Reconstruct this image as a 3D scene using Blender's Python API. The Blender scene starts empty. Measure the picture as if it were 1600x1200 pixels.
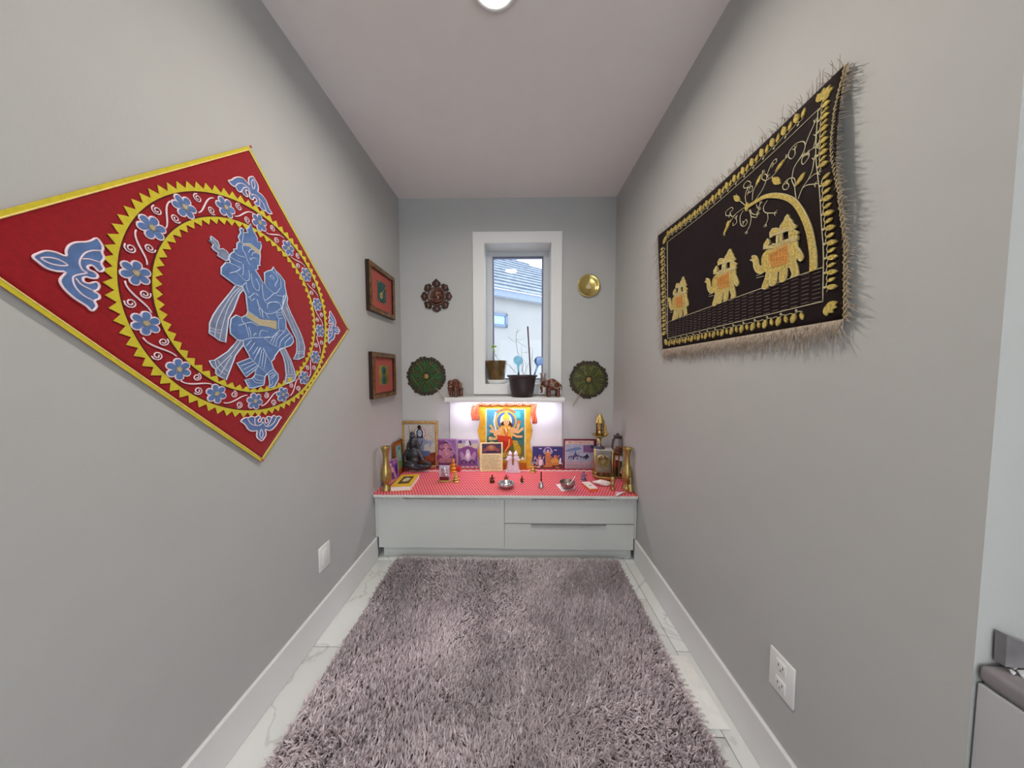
import bpy, bmesh, math, random
import numpy as np
from math import sin, cos, pi, atan2, radians, sqrt, hypot, tan
from mathutils import Vector, Matrix, Euler, noise
random.seed(11); np.random.seed(11)
SC = bpy.context.scene
COL = SC.collection

# ------------------------------------------------------------------ camera
F = 439.8; PITCH = 0.0494; YAW = 0.0162; ROLL = -0.0009; EYE = 1.3194
cp, sp, cy_, sy_ = cos(PITCH), sin(PITCH), cos(YAW), sin(YAW)
FW = Vector((-sy_*cp, cy_*cp, -sp)); RT0 = Vector((cy_, sy_, 0)); UP0 = RT0.cross(FW)
RT = RT0*cos(ROLL) + UP0*sin(ROLL); UP = -RT0*sin(ROLL) + UP0*cos(ROLL)
camd = bpy.data.cameras.new('camera'); cam = bpy.data.objects.new('camera', camd); COL.objects.link(cam)
camd.sensor_width = 36.0; camd.sensor_fit = 'HORIZONTAL'; camd.lens = F/1600*36; camd.clip_start = 0.02; camd.clip_end = 200
m = Matrix((RT, UP, -FW)).transposed().to_4x4(); m.translation = (0, 0, EYE); cam.matrix_world = m
SC.camera = cam
SC.view_settings.view_transform = 'Standard'; SC.view_settings.look = 'None'
SC.view_settings.gamma = 1.0; SC.view_settings.use_curve_mapping = False
SC.view_settings.exposure = 0.54

# room dimensions
XL, XR, D, CEIL, YE = -0.9835, 0.8232, 2.3992, 2.743, 0.4946
YB, XW = -3.0, 2.55          # back of the adjoining kitchen area and its far side wall

def ray(u, v): return RT*((u-800)/F) - UP*((v-600)/F) + FW
O = Vector((0, 0, EYE))
def atY(u, v, Y): d = ray(u, v); return O + d*(Y/d.y)
def atX(u, v, X): d = ray(u, v); return O + d*(X/d.x)
def atZ(u, v, Z): d = ray(u, v); return O + d*((Z-EYE)/d.z)

# ------------------------------------------------------------------ world and main lights
w = bpy.data.worlds.new('sky'); SC.world = w; w.use_nodes = True
nt = w.node_tree; bg = nt.nodes['Background']
tc = nt.nodes.new('ShaderNodeTexCoord'); nz = nt.nodes.new('ShaderNodeTexNoise'); nz.inputs['Scale'].default_value = 2.0
rp = nt.nodes.new('ShaderNodeValToRGB'); rp.color_ramp.elements[0].color = (0.84, 0.92, 1.0, 1); rp.color_ramp.elements[1].color = (0.95, 0.97, 1.0, 1)
nt.links.new(tc.outputs['Generated'], nz.inputs['Vector']); nt.links.new(nz.outputs['Fac'], rp.inputs['Fac']); nt.links.new(rp.outputs['Color'], bg.inputs['Color'])
bg.inputs['Strength'].default_value = 3.5

def area(name, loc, size, power, color=(1, 1, 1), shape='DISK', size_y=None, rot=(0, 0, 0), spread=None):
    l = bpy.data.lights.new(name, 'AREA'); l.energy = power; l.color = color; l.shape = shape; l.size = size
    if size_y: l.size_y = size_y
    if spread: l.spread = spread
    o = bpy.data.objects.new(name, l); o.location = loc; o.rotation_euler = rot; COL.objects.link(o); return o
LAMP = atZ(772, -36, CEIL)                      # recessed light of the prayer room
area('ceiling_lamp_light', (LAMP.x, LAMP.y, CEIL-0.022), 0.17, 11.0, (1.0, 0.92, 0.82), spread=2.9)
ADDED_FILL_LAMPS = [(-0.70, -0.75), (1.15, -0.75), (-0.70, -2.2), (1.15, -2.2)]  # unseen lamps, added to brighten the prayer room from behind
for k, (x, y) in enumerate(ADDED_FILL_LAMPS):
    area('added_fill_light', (x, y, CEIL-0.022), 0.30, 4.5, (1.0, 0.97, 0.93), spread=2.9)

# ------------------------------------------------------------------ helpers
def lin(c):
    if isinstance(c, str): c = tuple(int(c[i:i+2], 16) for i in (0, 2, 4))
    return tuple(((x/255)/12.92 if x/255 <= .04045 else ((x/255+.055)/1.055)**2.4) for x in c)
MATS = {}
def M(name, c, rough=.6, metal=0., var=.06, scale=18., bump=0., bscale=120., spec=.5, sheen=0., emit=0., trans=0., ior=1.45, c2=None, coat=0., alpha=1.):
    if name in MATS: return MATS[name]
    a = lin(c); mt = bpy.data.materials.new(name); mt.use_nodes = True; t = mt.node_tree; b = t.nodes['Principled BSDF']
    n = t.nodes.new('ShaderNodeTexNoise'); n.inputs['Scale'].default_value = scale; n.inputs['Detail'].default_value = 4
    tcn = t.nodes.new('ShaderNodeTexCoord'); t.links.new(tcn.outputs['Object'], n.inputs['Vector'])
    r = t.nodes.new('ShaderNodeValToRGB'); r.color_ramp.elements[0].position = .3; r.color_ramp.elements[1].position = .7
    lo = tuple(x*(1-var) for x in a); hi = lin(c2) if c2 else tuple(min(1, x*(1+var)) for x in a)
    r.color_ramp.elements[0].color = (*lo, 1); r.color_ramp.elements[1].color = (*hi, 1)
    t.links.new(n.outputs['Fac'], r.inputs['Fac']); t.links.new(r.outputs['Color'], b.inputs['Base Color'])
    b.inputs['Roughness'].default_value = rough; b.inputs['Metallic'].default_value = metal
    b.inputs['Specular IOR Level'].default_value = spec; b.inputs['IOR'].default_value = ior
    if sheen: b.inputs['Sheen Weight'].default_value = sheen
    if coat: b.inputs['Coat Weight'].default_value = coat; b.inputs['Coat Roughness'].default_value = .15
    if trans: b.inputs['Transmission Weight'].default_value = trans
    if alpha < 1: b.inputs['Alpha'].default_value = alpha
    if emit:
        t.links.new(r.outputs['Color'], b.inputs['Emission Color']); b.inputs['Emission Strength'].default_value = emit
    if bump:
        n2 = t.nodes.new('ShaderNodeTexNoise'); n2.inputs['Scale'].default_value = bscale; n2.inputs['Detail'].default_value = 3
        t.links.new(tcn.outputs['Object'], n2.inputs['Vector'])
        bp = t.nodes.new('ShaderNodeBump'); bp.inputs['Strength'].default_value = bump; bp.inputs['Distance'].default_value = .004
        t.links.new(n2.outputs['Fac'], bp.inputs['Height']); t.links.new(bp.outputs['Normal'], b.inputs['Normal'])
    MATS[name] = mt; return mt
def ink(c): return M('print_'+c, c, .55, var=.26, scale=130, spec=.25)

ORG = {}
def origin(o):
    v = Vector((0, 0, 0))
    while o: v += Vector(o.location); o = o.parent
    return v
def tag(o, label, cat, group=None):
    o['label'] = label; o['category'] = cat
    if group: o['group'] = group
    return o
def thing(name, label, cat, loc=(0, 0, 0), rotz=0., group=None):
    o = bpy.data.objects.new(name, None); o.empty_display_size = .05; COL.objects.link(o)
    o.location = loc; o.rotation_euler = (0, 0, rotz); return tag(o, label, cat, group)

class MB:
    def __init__(s): s.v = []; s.f = []; s.m = []; s.sm = []
    def add(s, vs, fs, m=0, smooth=False):
        k = len(s.v); s.v += [tuple(p) for p in vs]
        for f in fs: s.f.append(tuple(k+i for i in f)); s.m.append(m); s.sm.append(smooth)
        return s
    def box(s, lo, hi, m=0):
        x0, y0, z0 = lo; x1, y1, z1 = hi
        if x0 > x1: x0, x1 = x1, x0
        if y0 > y1: y0, y1 = y1, y0
        if z0 > z1: z0, z1 = z1, z0
        return s.add([(x0,y0,z0),(x1,y0,z0),(x1,y1,z0),(x0,y1,z0),(x0,y0,z1),(x1,y0,z1),(x1,y1,z1),(x0,y1,z1)],
            [(0,3,2,1),(4,5,6,7),(0,1,5,4),(1,2,6,5),(2,3,7,6),(3,0,4,7)], m)
    def bevbox(s, lo, hi, b=.003, m=0):
        x0, y0, z0 = lo; x1, y1, z1 = hi
        bm = bmesh.new(); bmesh.ops.create_cube(bm, size=1)
        for v in bm.verts: v.co = Vector(((x0+x1)/2+v.co.x*(x1-x0), (y0+y1)/2+v.co.y*(y1-y0), (z0+z1)/2+v.co.z*(z1-z0)))
        bmesh.ops.bevel(bm, geom=list(bm.edges), offset=b, segments=2, affect='EDGES', profile=.5)
        bm.normal_update(); bm.verts.index_update()
        s.add([v.co[:] for v in bm.verts], [[v.index for v in f.verts] for f in bm.faces], m, True); bm.free(); return s
    def prism(s, pts, off, m=0, cap0=True):
        n = len(pts); off = Vector(off); p = [Vector(q) for q in pts]
        vs = p + [q+off for q in p]
        nn = Vector((0, 0, 0))
        for i in range(n): nn += p[i].cross(p[(i+1) % n])
        rev = nn.dot(off) < 0
        top = list(range(n, 2*n)); bot = list(range(n))[::-1]
        sides = [(i, (i+1) % n, n+(i+1) % n, n+i) for i in range(n)]
        fs = [top] + ([bot] if cap0 else []) + sides
        if rev: fs = [f[::-1] for f in fs]
        return s.add(vs, fs, m)
    def lathe(s, prof, seg=24, c=(0, 0, 0), mat=None, m=0, smooth=True):
        vs = []; fs = []; n = len(prof); c = Vector(c)
        for i in range(seg):
            a = 2*pi*i/seg
            for r, z in prof:
                q = Vector((r*cos(a), r*sin(a), z)); q = (mat @ q) if mat else q; vs.append(q+c)
        for i in range(seg):
            j = (i+1) % seg
            for k in range(n-1):
                fs.append((i*n+k, j*n+k, j*n+k+1, i*n+k+1))
        return s.add(vs, fs, m, smooth)
    def tube(s, path, r, seg=6, m=0, closed=False, smooth=True):
        p = [Vector(q) for q in path]; n = len(p)
        if n < 2: return s
        rs = r if isinstance(r, (list, tuple)) else [r]*n
        vs = []; up = None
        for i in range(n):
            if closed: t = p[(i+1) % n]-p[i-1]
            else: t = p[min(i+1, n-1)]-p[max(i-1, 0)]
            if t.length < 1e-9: t = Vector((0, 0, 1))
            t.normalize()
            if up is None or abs(up.dot(t)) > .98: up = Vector((0, 0, 1)) if abs(t.z) < .9 else Vector((1, 0, 0))
            a = t.cross(up).normalized(); b = a.cross(t).normalized(); up = b
            for k in range(seg):
                g = 2*pi*k/seg; vs.append(p[i]+a*rs[i]*cos(g)+b*rs[i]*sin(g))
        fs = []
        for i in range(n if closed else n-1):
            j = (i+1) % n
            for k in range(seg):
                l = (k+1) % seg; fs.append((i*seg+k, i*seg+l, j*seg+l, j*seg+k))
        if not closed: fs.append(tuple(range(seg))[::-1]); fs.append(tuple(range((n-1)*seg, n*seg)))
        return s.add(vs, fs, m, smooth)
    def ell(s, c, r, seg=14, rings=8, rot=None, m=0):
        c = Vector(c); vs = []; fs = []
        if not isinstance(r, (tuple, list)): r = (r, r, r)
        for i in range(rings+1):
            ph = pi*i/rings
            for k in range(seg):
                a = 2*pi*k/seg; q = Vector((r[0]*sin(ph)*cos(a), r[1]*sin(ph)*sin(a), -r[2]*cos(ph)))
                if rot: q = rot @ q
                vs.append(c+q)
        for i in range(rings):
            for k in range(seg):
                l = (k+1) % seg; fs.append((i*seg+k, i*seg+l, (i+1)*seg+l, (i+1)*seg+k))
        return s.add(vs, fs, m, True)
    def build(s, name, mats, parent=None, world=False, base=None, smooth=None):
        me = bpy.data.meshes.new(name)
        off = Vector((0, 0, 0))
        if world and parent: off = origin(parent)
        if base is not None: off = Vector(base)
        vs = [(x-off.x, y-off.y, z-off.z) for x, y, z in s.v]
        me.from_pydata(vs, [], s.f)
        if not isinstance(mats, (list, tuple)): mats = [mats]
        for q in mats: me.materials.append(q)
        if len(mats) > 1: me.polygons.foreach_set('material_index', s.m)
        me.polygons.foreach_set('use_smooth', s.sm if smooth is None else [smooth]*len(s.f))
        me.update()
        o = bpy.data.objects.new(name, me); COL.objects.link(o)
        if parent: o.parent = parent
        elif base is not None: o.location = base
        return o
def struct(o): o['kind'] = 'structure'; return o
def copy_tree(o, parent=None):
    c = o.copy(); COL.objects.link(c)
    if parent: c.parent = parent
    for ch in list(o.children): copy_tree(ch, c)
    return c
def smooth_path(pts, n=5, closed=True):
    P = [Vector(p) for p in pts]; k = len(P); out = []
    rng = range(k if closed else k-1)
    for i in rng:
        if closed: a, b, c, d = P[i-1], P[i], P[(i+1) % k], P[(i+2) % k]
        else: a, b, c, d = P[max(i-1, 0)], P[i], P[i+1], P[min(i+2, k-1)]
        for j in range(n):
            t = j/n
            out.append(.5*((2*b)+(c-a)*t+(2*a-5*b+4*c-d)*t*t+(3*b-a-3*c+d)*t**3))
    if not closed: out.append(P[-1])
    return out
def blob(name, parts, voxel, mat, parent=None, base=None, smooth_it=3):
    """one continuous carved figure: overlapping ellipsoids and capsules fused by a voxel remesh"""
    mb = MB()
    for p in parts:
        if p[0] == 'e': mb.ell(p[1], p[2], 16, 10, rot=(Euler([radians(a) for a in p[3]]).to_matrix() if len(p) > 3 else None))
        elif p[0] == 't': mb.tube(p[1], p[2], 10)
        elif p[0] == 'l': mb.lathe(p[1], 20, p[2] if len(p) > 2 else (0, 0, 0))
        elif p[0] == 'b': mb.box(p[1], p[2])
    o = mb.build(name, mat, parent, base=base)
    r = o.modifiers.new('fuse', 'REMESH'); r.mode = 'VOXEL'; r.voxel_size = voxel; r.use_smooth_shade = True
    sm = o.modifiers.new('soften', 'SMOOTH'); sm.iterations = smooth_it; sm.factor = .5
    return o

# ------------------------------------------------------------------ materials of the room
def fabric_mat(name, c, var=.08, bump=.5, rough=.85, scale=300, sheen=.2):
    return M(name, c, rough, var=var, scale=scale/6, bump=bump, bscale=scale, sheen=sheen, spec=.2)
wallm = M('grey_wall_paint', (183, 183, 181), .75, var=.012, scale=9, bump=.12, bscale=420, spec=.3)
ceilm = M('white_ceiling_paint', (238, 233, 230), .85, var=.012, scale=7, bump=.15, bscale=380, spec=.25)
trimm = M('white_trim_paint', (226, 226, 225), .45, var=.01, scale=7)
cabm = M('white_lacquer', (200, 201, 197), .35, var=.01, scale=6)
def marble_mat():
    mt = bpy.data.materials.new('white_marble_tile'); mt.use_nodes = True; t = mt.node_tree; b = t.nodes['Principled BSDF']
    g = t.nodes.new('ShaderNodeNewGeometry'); n = t.nodes.new('ShaderNodeTexNoise'); n.inputs['Scale'].default_value = 1.3; n.inputs['Detail'].default_value = 8; n.inputs['Distortion'].default_value = 1.6
    r = t.nodes.new('ShaderNodeValToRGB'); e = r.color_ramp.elements
    e[0].position = .485; e[0].color = (*lin((222, 224, 222)), 1); e[1].position = .515; e[1].color = (*lin((224, 225, 223)), 1)
    x = e.new(.50); x.color = (*lin((200, 200, 198)), 1)
    t.links.new(g.outputs['Position'], n.inputs['Vector']); t.links.new(n.outputs['Fac'], r.inputs['Fac']); t.links.new(r.outputs['Color'], b.inputs['Base Color'])
    b.inputs['Roughness'].default_value = .16; return mt
marblem = marble_mat()
groutm = M('grey_grout', (150, 150, 146), .9)

# ------------------------------------------------------------------ structure
def wall(name, lo, hi, mat=None): return struct(MB().box(lo, hi).build(name, mat or wallm))
wall('wall_left', (XL-.12, YB-.12, 0), (XL, D+.24, CEIL))
wall('wall_right', (XR, YE, 0), (XR+.12, D+.24, CEIL))
# window opening in the back wall
wl = atY(756.5, 480, D); wr = atY(861.5, 480, D); wt = atY(808, 380, D); wb = atY(800, 601, D)
WX0, WX1, WZ1, WZ0 = wl.x, wr.x, wt.z, wb.z
b = MB(); T = .22
b.box((XL, D, 0), (WX0, D+T, CEIL)); b.box((WX1, D, 0), (XR, D+T, CEIL)); b.box((WX0, D, 0), (WX1, D+T, WZ0)); b.box((WX0, D, WZ1), (WX1, D+T, CEIL))
struct(b.build('wall_back', wallm))
wall('wall_kitchen_end', (XR+.12, YE, 0), (XW+.12, YE+.12, CEIL), M('pale_wall_paint', (200, 196, 184), .75, var=.012, scale=9, bump=.1, bscale=420, spec=.3))
wall('wall_kitchen_far', (XW, YB-.12, 0), (XW+.12, YE, CEIL), MATS['pale_wall_paint'])
b = MB(); gx0, gx1, gz0, gz1 = -.55, 2.15, .06, 2.25  # wide opening added in the unseen rear wall to admit daylight
b.box((XL, YB-.12, 0), (gx0, YB, CEIL)); b.box((gx1, YB-.12, 0), (XW, YB, CEIL)); b.box((gx0, YB-.12, gz1), (gx1, YB, CEIL)); b.box((gx0, YB-.12, 0), (gx1, YB, gz0))
struct(b.build('wall_behind', MATS['pale_wall_paint']))
wall('ceiling', (XL-.12, YB-.12, CEIL), (XW+.12, D+.24, CEIL+.12), ceilm)
# floor slab with individual tiles
fl = struct(MB().box((XL-.12, YB-.12, -.10), (XW+.12, D+.24, -.012)).build('floor', groutm))
jx = atZ(1018, 950, 0).x; jy = atZ(1066, 1018, 0).y; ly = atZ(500, 1010, 0).y
TW, TL = .3048, .6096
tile_meshes = {}
def tile(x0, x1, y0, y1):
    x0 = max(x0, XL-.02); x1 = min(x1, XW); y0 = max(y0, YB); y1 = min(y1, D)
    if x1-x0 < .01 or y1-y0 < .01: return
    key = (round(x1-x0, 3), round(y1-y0, 3)); g = .0016
    if key not in tile_meshes:
        o = MB().bevbox((g, g, -.012), (x1-x0-g, y1-y0-g, 0), .0012).build('floor_tile', marblem, fl); tile_meshes[key] = o.data
    else:
        o = bpy.data.objects.new('floor_tile', tile_meshes[key]); COL.objects.link(o); o.parent = fl
    o.location = (x0, y0, 0)
i = 0
k0 = -int((jx-XL)/TW)-1
for k in range(k0, int((XW-jx)/TW)+2):
    ysh = jy if (k % 2 == 0) else jy + .30
    if k == k0 or k == k0+1: ysh = ly
    for j in range(-8, 6): tile(jx+k*TW, jx+(k+1)*TW, ysh+j*TL, ysh+(j+1)*TL)
# baseboards
BBH = .1576
def baseboard(name, lo, hi, ax, sgn):
    b = MB(); b.box(lo, hi); o = struct(b.build(name, trimm)); bv = o.modifiers.new('edge', 'BEVEL'); bv.width = .004; bv.segments = 2; return o
CABY = 1.885
baseboard('baseboard_left', (XL, YB, 0), (XL+.015, CABY+.01, BBH), 0, 1)
baseboard('baseboard_right', (XR-.015, YE-.015, 0), (XR, CABY+.01, BBH), 0, 1)
baseboard('baseboard_kitchen_end', (XR-.015, YE-.015, 0), (XR+.03, YE, BBH), 0, 1)
baseboard('baseboard_behind', (XL, YB, 0), (XW, YB+.015, BBH), 0, 1)
# window: casing (trim), jamb liner, sash frame, pane
ct = atY(808, 363, D).z; cl = atY(739.5, 480, D).x; cr = atY(877.5, 480, D).x; cb = atY(808, 616, D).z
b = MB(); y0 = D-.018
b.box((cl, y0, cb), (WX0+.004, D, ct)); b.box((WX1-.004, y0, cb), (cr, D, ct)); b.box((WX0, y0, WZ1-.004), (WX1, D, ct)); b.box((WX0, y0, cb), (WX1, D, WZ0+.004))
o = struct(b.build('trim_1', trimm)); o.modifiers.new('edge', 'BEVEL').width = .002
win = bpy.data.objects.new('window_1', None); COL.objects.link(win); win.location = ((WX0+WX1)/2, D, WZ0); win['kind'] = 'structure'
b = MB(); q = .006
b.box((WX0, y0+.004, WZ0), (WX0+q, D+T, WZ1)); b.box((WX1-q, y0+.004, WZ0), (WX1, D+T, WZ1)); b.box((WX0, y0+.004, WZ1-q), (WX1, D+T, WZ1)); b.box((WX0, y0+.004, WZ0), (WX1, D+T, WZ0+q))
b.build('jamb_liner', trimm, win, world=True)
FY = 2.555
pl_ = atY(772, 480, FY+.02).x; pr_ = atY(846.5, 480, FY+.02).x; pt_ = atY(808, 404, FY+.02).z; pb_ = WZ0+.05
framem = M('grey_white_vinyl', (205, 208, 212), .4, var=.01)
b = MB()
b.box((WX0, FY, WZ0), (pl_-.012, FY+.06, WZ1)); b.box((pr_+.012, FY, WZ0), (WX1, FY+.06, WZ1)); b.box((pl_-.012, FY, pt_+.012), (pr_+.012, FY+.06, WZ1)); b.box((pl_-.012, FY, WZ0), (pr_+.012, FY+.06, pb_-.012))
b.build('sash_frame', framem, win, world=True)
b = MB(); z_ = FY+.012
b.box((pl_-.012, z_, pb_-.012), (pl_, z_+.03, pt_+.012)); b.box((pr_, z_, pb_-.012), (pr_+.012, z_+.03, pt_+.012)); b.box((pl_, z_, pt_), (pr_, z_+.03, pt_+.012)); b.box((pl_, z_, pb_-.012), (pr_, z_+.03, pb_))
b.build('glazing_bead', M('bead_blue_grey', (120, 124, 150), .5), win, world=True)
glassm = bpy.data.materials.new('window_glass'); glassm.use_nodes = True
t = glassm.node_tree; t.nodes.clear(); oo = t.nodes.new('ShaderNodeOutputMaterial'); tr = t.nodes.new('ShaderNodeBsdfTransparent'); gl = t.nodes.new('ShaderNodeBsdfGlossy'); mx = t.nodes.new('ShaderNodeMixShader'); fr = t.nodes.new('ShaderNodeFresnel')
tr.inputs[0].default_value = (.93, .96, .98, 1); gl.inputs['Roughness'].default_value = .02; fr.inputs[0].default_value = 1.22
t.links.new(fr.outputs[0], mx.inputs[0]); t.links.new(tr.outputs[0], mx.inputs[1]); t.links.new(gl.outputs[0], mx.inputs[2]); t.links.new(mx.outputs[0], oo.inputs[0])
MB().box((pl_, z_+.008, pb_), (pr_, z_+.012, pt_)).build('pane', glassm, win, world=True)

# unseen glazed door behind the viewer, added to let daylight into the room
pd = bpy.data.objects.new('added_door_1', None); COL.objects.link(pd); pd.location = ((gx0+gx1)/2, YB-.06, gz0); pd['kind'] = 'structure'
gm_ = (gx0+gx1)/2
for (x0, x1) in ((gx0, gm_), (gm_, gx1)):
    b = MB(); t_ = .06
    for (a0, a1, c0, c1) in ((x0, x0+t_, gz0, gz1), (x1-t_, x1, gz0, gz1), (x0+t_, x1-t_, gz0, gz0+t_), (x0+t_, x1-t_, gz1-t_, gz1)): b.box((a0, YB-.09, c0), (a1, YB-.04, c1))
    o = b.build('added_door_leaf', trimm, pd, world=True)
    MB().box((x0+t_, YB-.068, gz0+t_), (x1-t_, YB-.062, gz1-t_)).build('pane', glassm, o, world=True)
# recessed ceiling lamp, then fittings for the added fill lamps
lampglow = M('lamp_diffuser', (255, 246, 235), .5, emit=6.0, var=.005)
def downlight(x, y, r, label):
    t = thing('ceiling_light', label, 'ceiling light', (x, y, CEIL), group=None)
    MB().lathe([(r*.80, -.004), (r*.82, -.012), (r*.97, -.010), (r, -.002), (r, 0)], 40).build('trim_ring', trimm, t)
    MB().lathe([(.0005, -.006), (r*.5, -.0062), (r*.81, -.006)], 40).build('diffuser', lampglow, t)
downlight(LAMP.x, LAMP.y, .10, 'white round recessed ceiling light above the shaggy rug')
for k, (x, y) in enumerate(ADDED_FILL_LAMPS):
    downlight(x, y, .16, ['wide round ceiling light just behind the viewer', 'wide round ceiling light above the stone counter', 'wide round ceiling light near the rear wall on the left', 'wide round ceiling light near the rear wall on the right'][k])

# ------------------------------------------------------------------ outside: neighbouring house
ang = radians(56); dv = Vector((sin(ang), cos(ang), 0)); nv = Vector((cos(ang), -sin(ang), 0))   # nv points towards us
P0 = atY(807, 470, 5.0); P0.z = 0
eave = atY(807, 469, 5.0).z
def houseP(s, z, out=0.): q = P0+dv*s+nv*out; return Vector((q.x, q.y, z))
hs = thing('neighbour_house', 'white stucco house with grey shingle roof seen through the window', 'house', houseP(0, -3.0))
stucco = M('white_stucco', (134, 134, 134), .9, var=.03, scale=4, bump=.3, bscale=60)
b = MB(); b.prism([houseP(-3, -3), houseP(3.5, -3), houseP(3.5, eave+.02), houseP(-3, eave+.02)], -nv*3.0); b.build('wall', stucco, hs, world=True)
OV = .10
b = MB(); b.prism([houseP(-3.2, eave+.005, 0), houseP(3.7, eave+.005, 0), houseP(3.7, eave+.005, OV), houseP(-3.2, eave+.005, OV)], (0, 0, .03)); b.build('soffit', M('soffit_grey', (150, 156, 166), .7), hs, world=True)
b = MB(); b.prism([houseP(-3.2, eave-.01, OV), houseP(3.7, eave-.01, OV), houseP(3.7, eave+.10, OV), houseP(-3.2, eave+.10, OV)], nv*.025); b.build('fascia', M('fascia_blue_grey', (112, 124, 144), .6), hs, world=True)
rpitch = radians(38)
RO = houseP(0, eave+.10, OV+.05); RU = (-nv*cos(rpitch)+Vector((0, 0, sin(rpitch)))); RN = dv.cross(RU).normalized()
if RN.z < 0: RN = -RN
def onroof(u, v):
    d = ray(u, v); t_ = (RO-O).dot(RN)/d.dot(RN); q = O+d*t_-RO; return q.dot(dv), q.dot(RU)
h1 = onroof(816, 409); h2 = onroof(846, 421)
shing = M('grey_shingle', (106, 115, 130), .9, var=.16, scale=9, bump=.5, bscale=90, c2=(124, 133, 148))
CH = .17
for k in range(22):
    u0 = k*CH; u1 = u0+CH*1.12
    sr = h1[0]+(h2[0]-h1[0])*((u0+u1)/2-h1[1])/(h2[1]-h1[1])
    sr = min(sr, 3.8)
    if sr < -3.2: break
    a, c = RO+dv*-3.3+RU*u0, RO+dv*sr+RU*u0
    e, g = RO+dv*sr+RU*u1, RO+dv*-3.3+RU*u1
    lift = RN*.03
    b = MB(); b.prism([a, c, e-lift, g-lift], lift); b.build('shingle_course', shing, hs, world=True)
# its small window
def onhouse(u, v):
    d = ray(u, v); t_ = (P0-O).dot(nv)/d.dot(nv); q = O+d*t_; return (q-P0).dot(dv), q.z
wa = onhouse(792, 512); wz = onhouse(775, 491)
b = MB(); s1 = wa[0]; s0 = s1-.85; z0 = wa[1]; z1 = onhouse(792, 491)[1]; th = .045
for (a0, a1, c0, c1) in ((s0, s1, z0, z0+th), (s0, s1, z1-th, z1), (s0, s0+th, z0, z1), (s1-th, s1, z0, z1)):
    b.prism([houseP(a0, c0, .0), houseP(a1, c0, .0), houseP(a1, c1, .0), houseP(a0, c1, .0)], nv*.03)
wf = b.build('window', M('window_frame_slate', (90, 104, 128), .5), hs, world=True)
b = MB(); b.prism([houseP(s0+th, z0+th, .004), houseP(s1-th, z0+th, .004), houseP(s1-th, z1-th, .004), houseP(s0+th, z1-th, .004)], nv*.006); b.build('pane', M('sky_blue_pane', (130, 158, 180), .12, spec=.8), wf, world=True)
struct(MB().box((-30, D+1.2, -3.2), (30, 60, -3.0)).build('ground_outside', M('snowy_bounce_ground', (214, 216, 220), .95, var=.08, scale=3)))

struct(MB().box((-30, -40, -3.2), (30, YB-.2, -.25)).build('bounce_ground_behind', MATS['snowy_bounce_ground']))  # unseen white ground, added to bounce daylight in through the rear door
# ------------------------------------------------------------------ kitchen counter at the right edge
cpt = atY(1524, 1034, YE); CZ = cpt.z
stonem = M('dark_grey_quartzite', (92, 86, 92), .25, var=.2, scale=7, c2=(150, 146, 148))
BX = 1.43
ctr = thing('stone_counter', 'dark grey veined stone countertop at the right edge of the picture', 'counter', (XR+.03, -.6, CZ))
CX0 = XR+.003
b = MB(); b.bevbox((CX0, -1.6, CZ-.03), (BX, YE-.002, CZ), .008); b.build('countertop', stonem, ctr, world=True)
b = MB(); b.prism([atY(u, v, YE-.003) for u, v in ((1555, 983), (1625, 1013), (1625, 1036), (1552.7, 1031))], (0, -.012, 0)); b.build('side_splash', stonem, ctr, world=True)
struct(MB().box((BX, -1.6, 0), (BX+.12, YE, CEIL)).build('wall_counter', MATS['pale_wall_paint']))
cb_ = thing('counter_cabinet', 'pale grey cabinet under the stone counter at the right edge', 'cabinet', (CX0+.02, -.6, 0))
b = MB(); b.box((CX0+.012, -1.58, .0), (BX-.002, YE-.004, CZ-.031)); b.build('body', M('pale_grey_door', (178, 179, 182), .5, var=.01), cb_, world=True)
for k in range(3):
    y1 = YE-.002-k*.66
    b = MB(); b.bevbox((CX0+.002, y1-.652, .1), (CX0+.012, y1, CZ-.036), .002); b.build('door', MATS['pale_grey_door'], cb_, world=True)
# small flat white pieces on the counter top
pts = [[(441,578),(470,583),(520,580),(598,640),(560,655),(500,615)], [(500,660),(530,665),(580,700),(548,715),(520,690)], [(590,670),(680,672),(760,760),(690,770),(640,730)]]
for k, pp in enumerate(pts):
    q = [atZ(1510+x/7.5, 960+y/7.5, CZ+.001) for x, y in pp]
    o = MB().prism(q, (0, 0, .003)).build('flat_white_piece', M('flat_white', (225, 226, 230), .6), base=q[0])
    tag(o, ['crumpled white paper scrap on the stone counter beside the backsplash', 'smallest white paper scrap on the stone counter', 'white paper sheet on the stone counter nearest the picture edge'][k], 'paper', 'paper scraps on the counter')
# ------------------------------------------------------------------ red appliqué hanging on the left wall
def crop(ox, oy, s):
    def f(txt): return [(ox+float(a.split(',')[0])/s, oy+float(a.split(',')[1])/s) for a in txt.split()]
    return f
LX = XL+.006
def LY(u, v): q = atX(u, v, LX); return (q.y, q.z)
def LW(yz, h=0.):                                   # (y, z) on the hanging -> world, h above the cloth
    y, z = yz; return Vector((LX+.0015*noise.noise(Vector((y*3, z*3, 1)))+h, y, z))
redm = fabric_mat('crimson_cotton', (148, 14, 25), bump=.35, scale=500, var=.10)
yelm = fabric_mat('mustard_cotton', (206, 190, 48), bump=.35, scale=500)
pipm = fabric_mat('cream_piping', (238, 206, 130), bump=.2, scale=500)
bluem = fabric_mat('slate_blue_satin', (86, 116, 168), bump=.4, scale=260, var=.16, rough=.55)
bluem2 = fabric_mat('grey_blue_satin', (124, 132, 160), bump=.4, scale=260, var=.16, rough=.55)
cordm = M('white_cord', (236, 214, 222), .7, var=.05, scale=200)
cordb = M('pale_blue_cord', (196, 208, 226), .7, var=.05, scale=200)
goldth = M('gold_thread', (180, 166, 128), .5, var=.1, scale=200)
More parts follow.
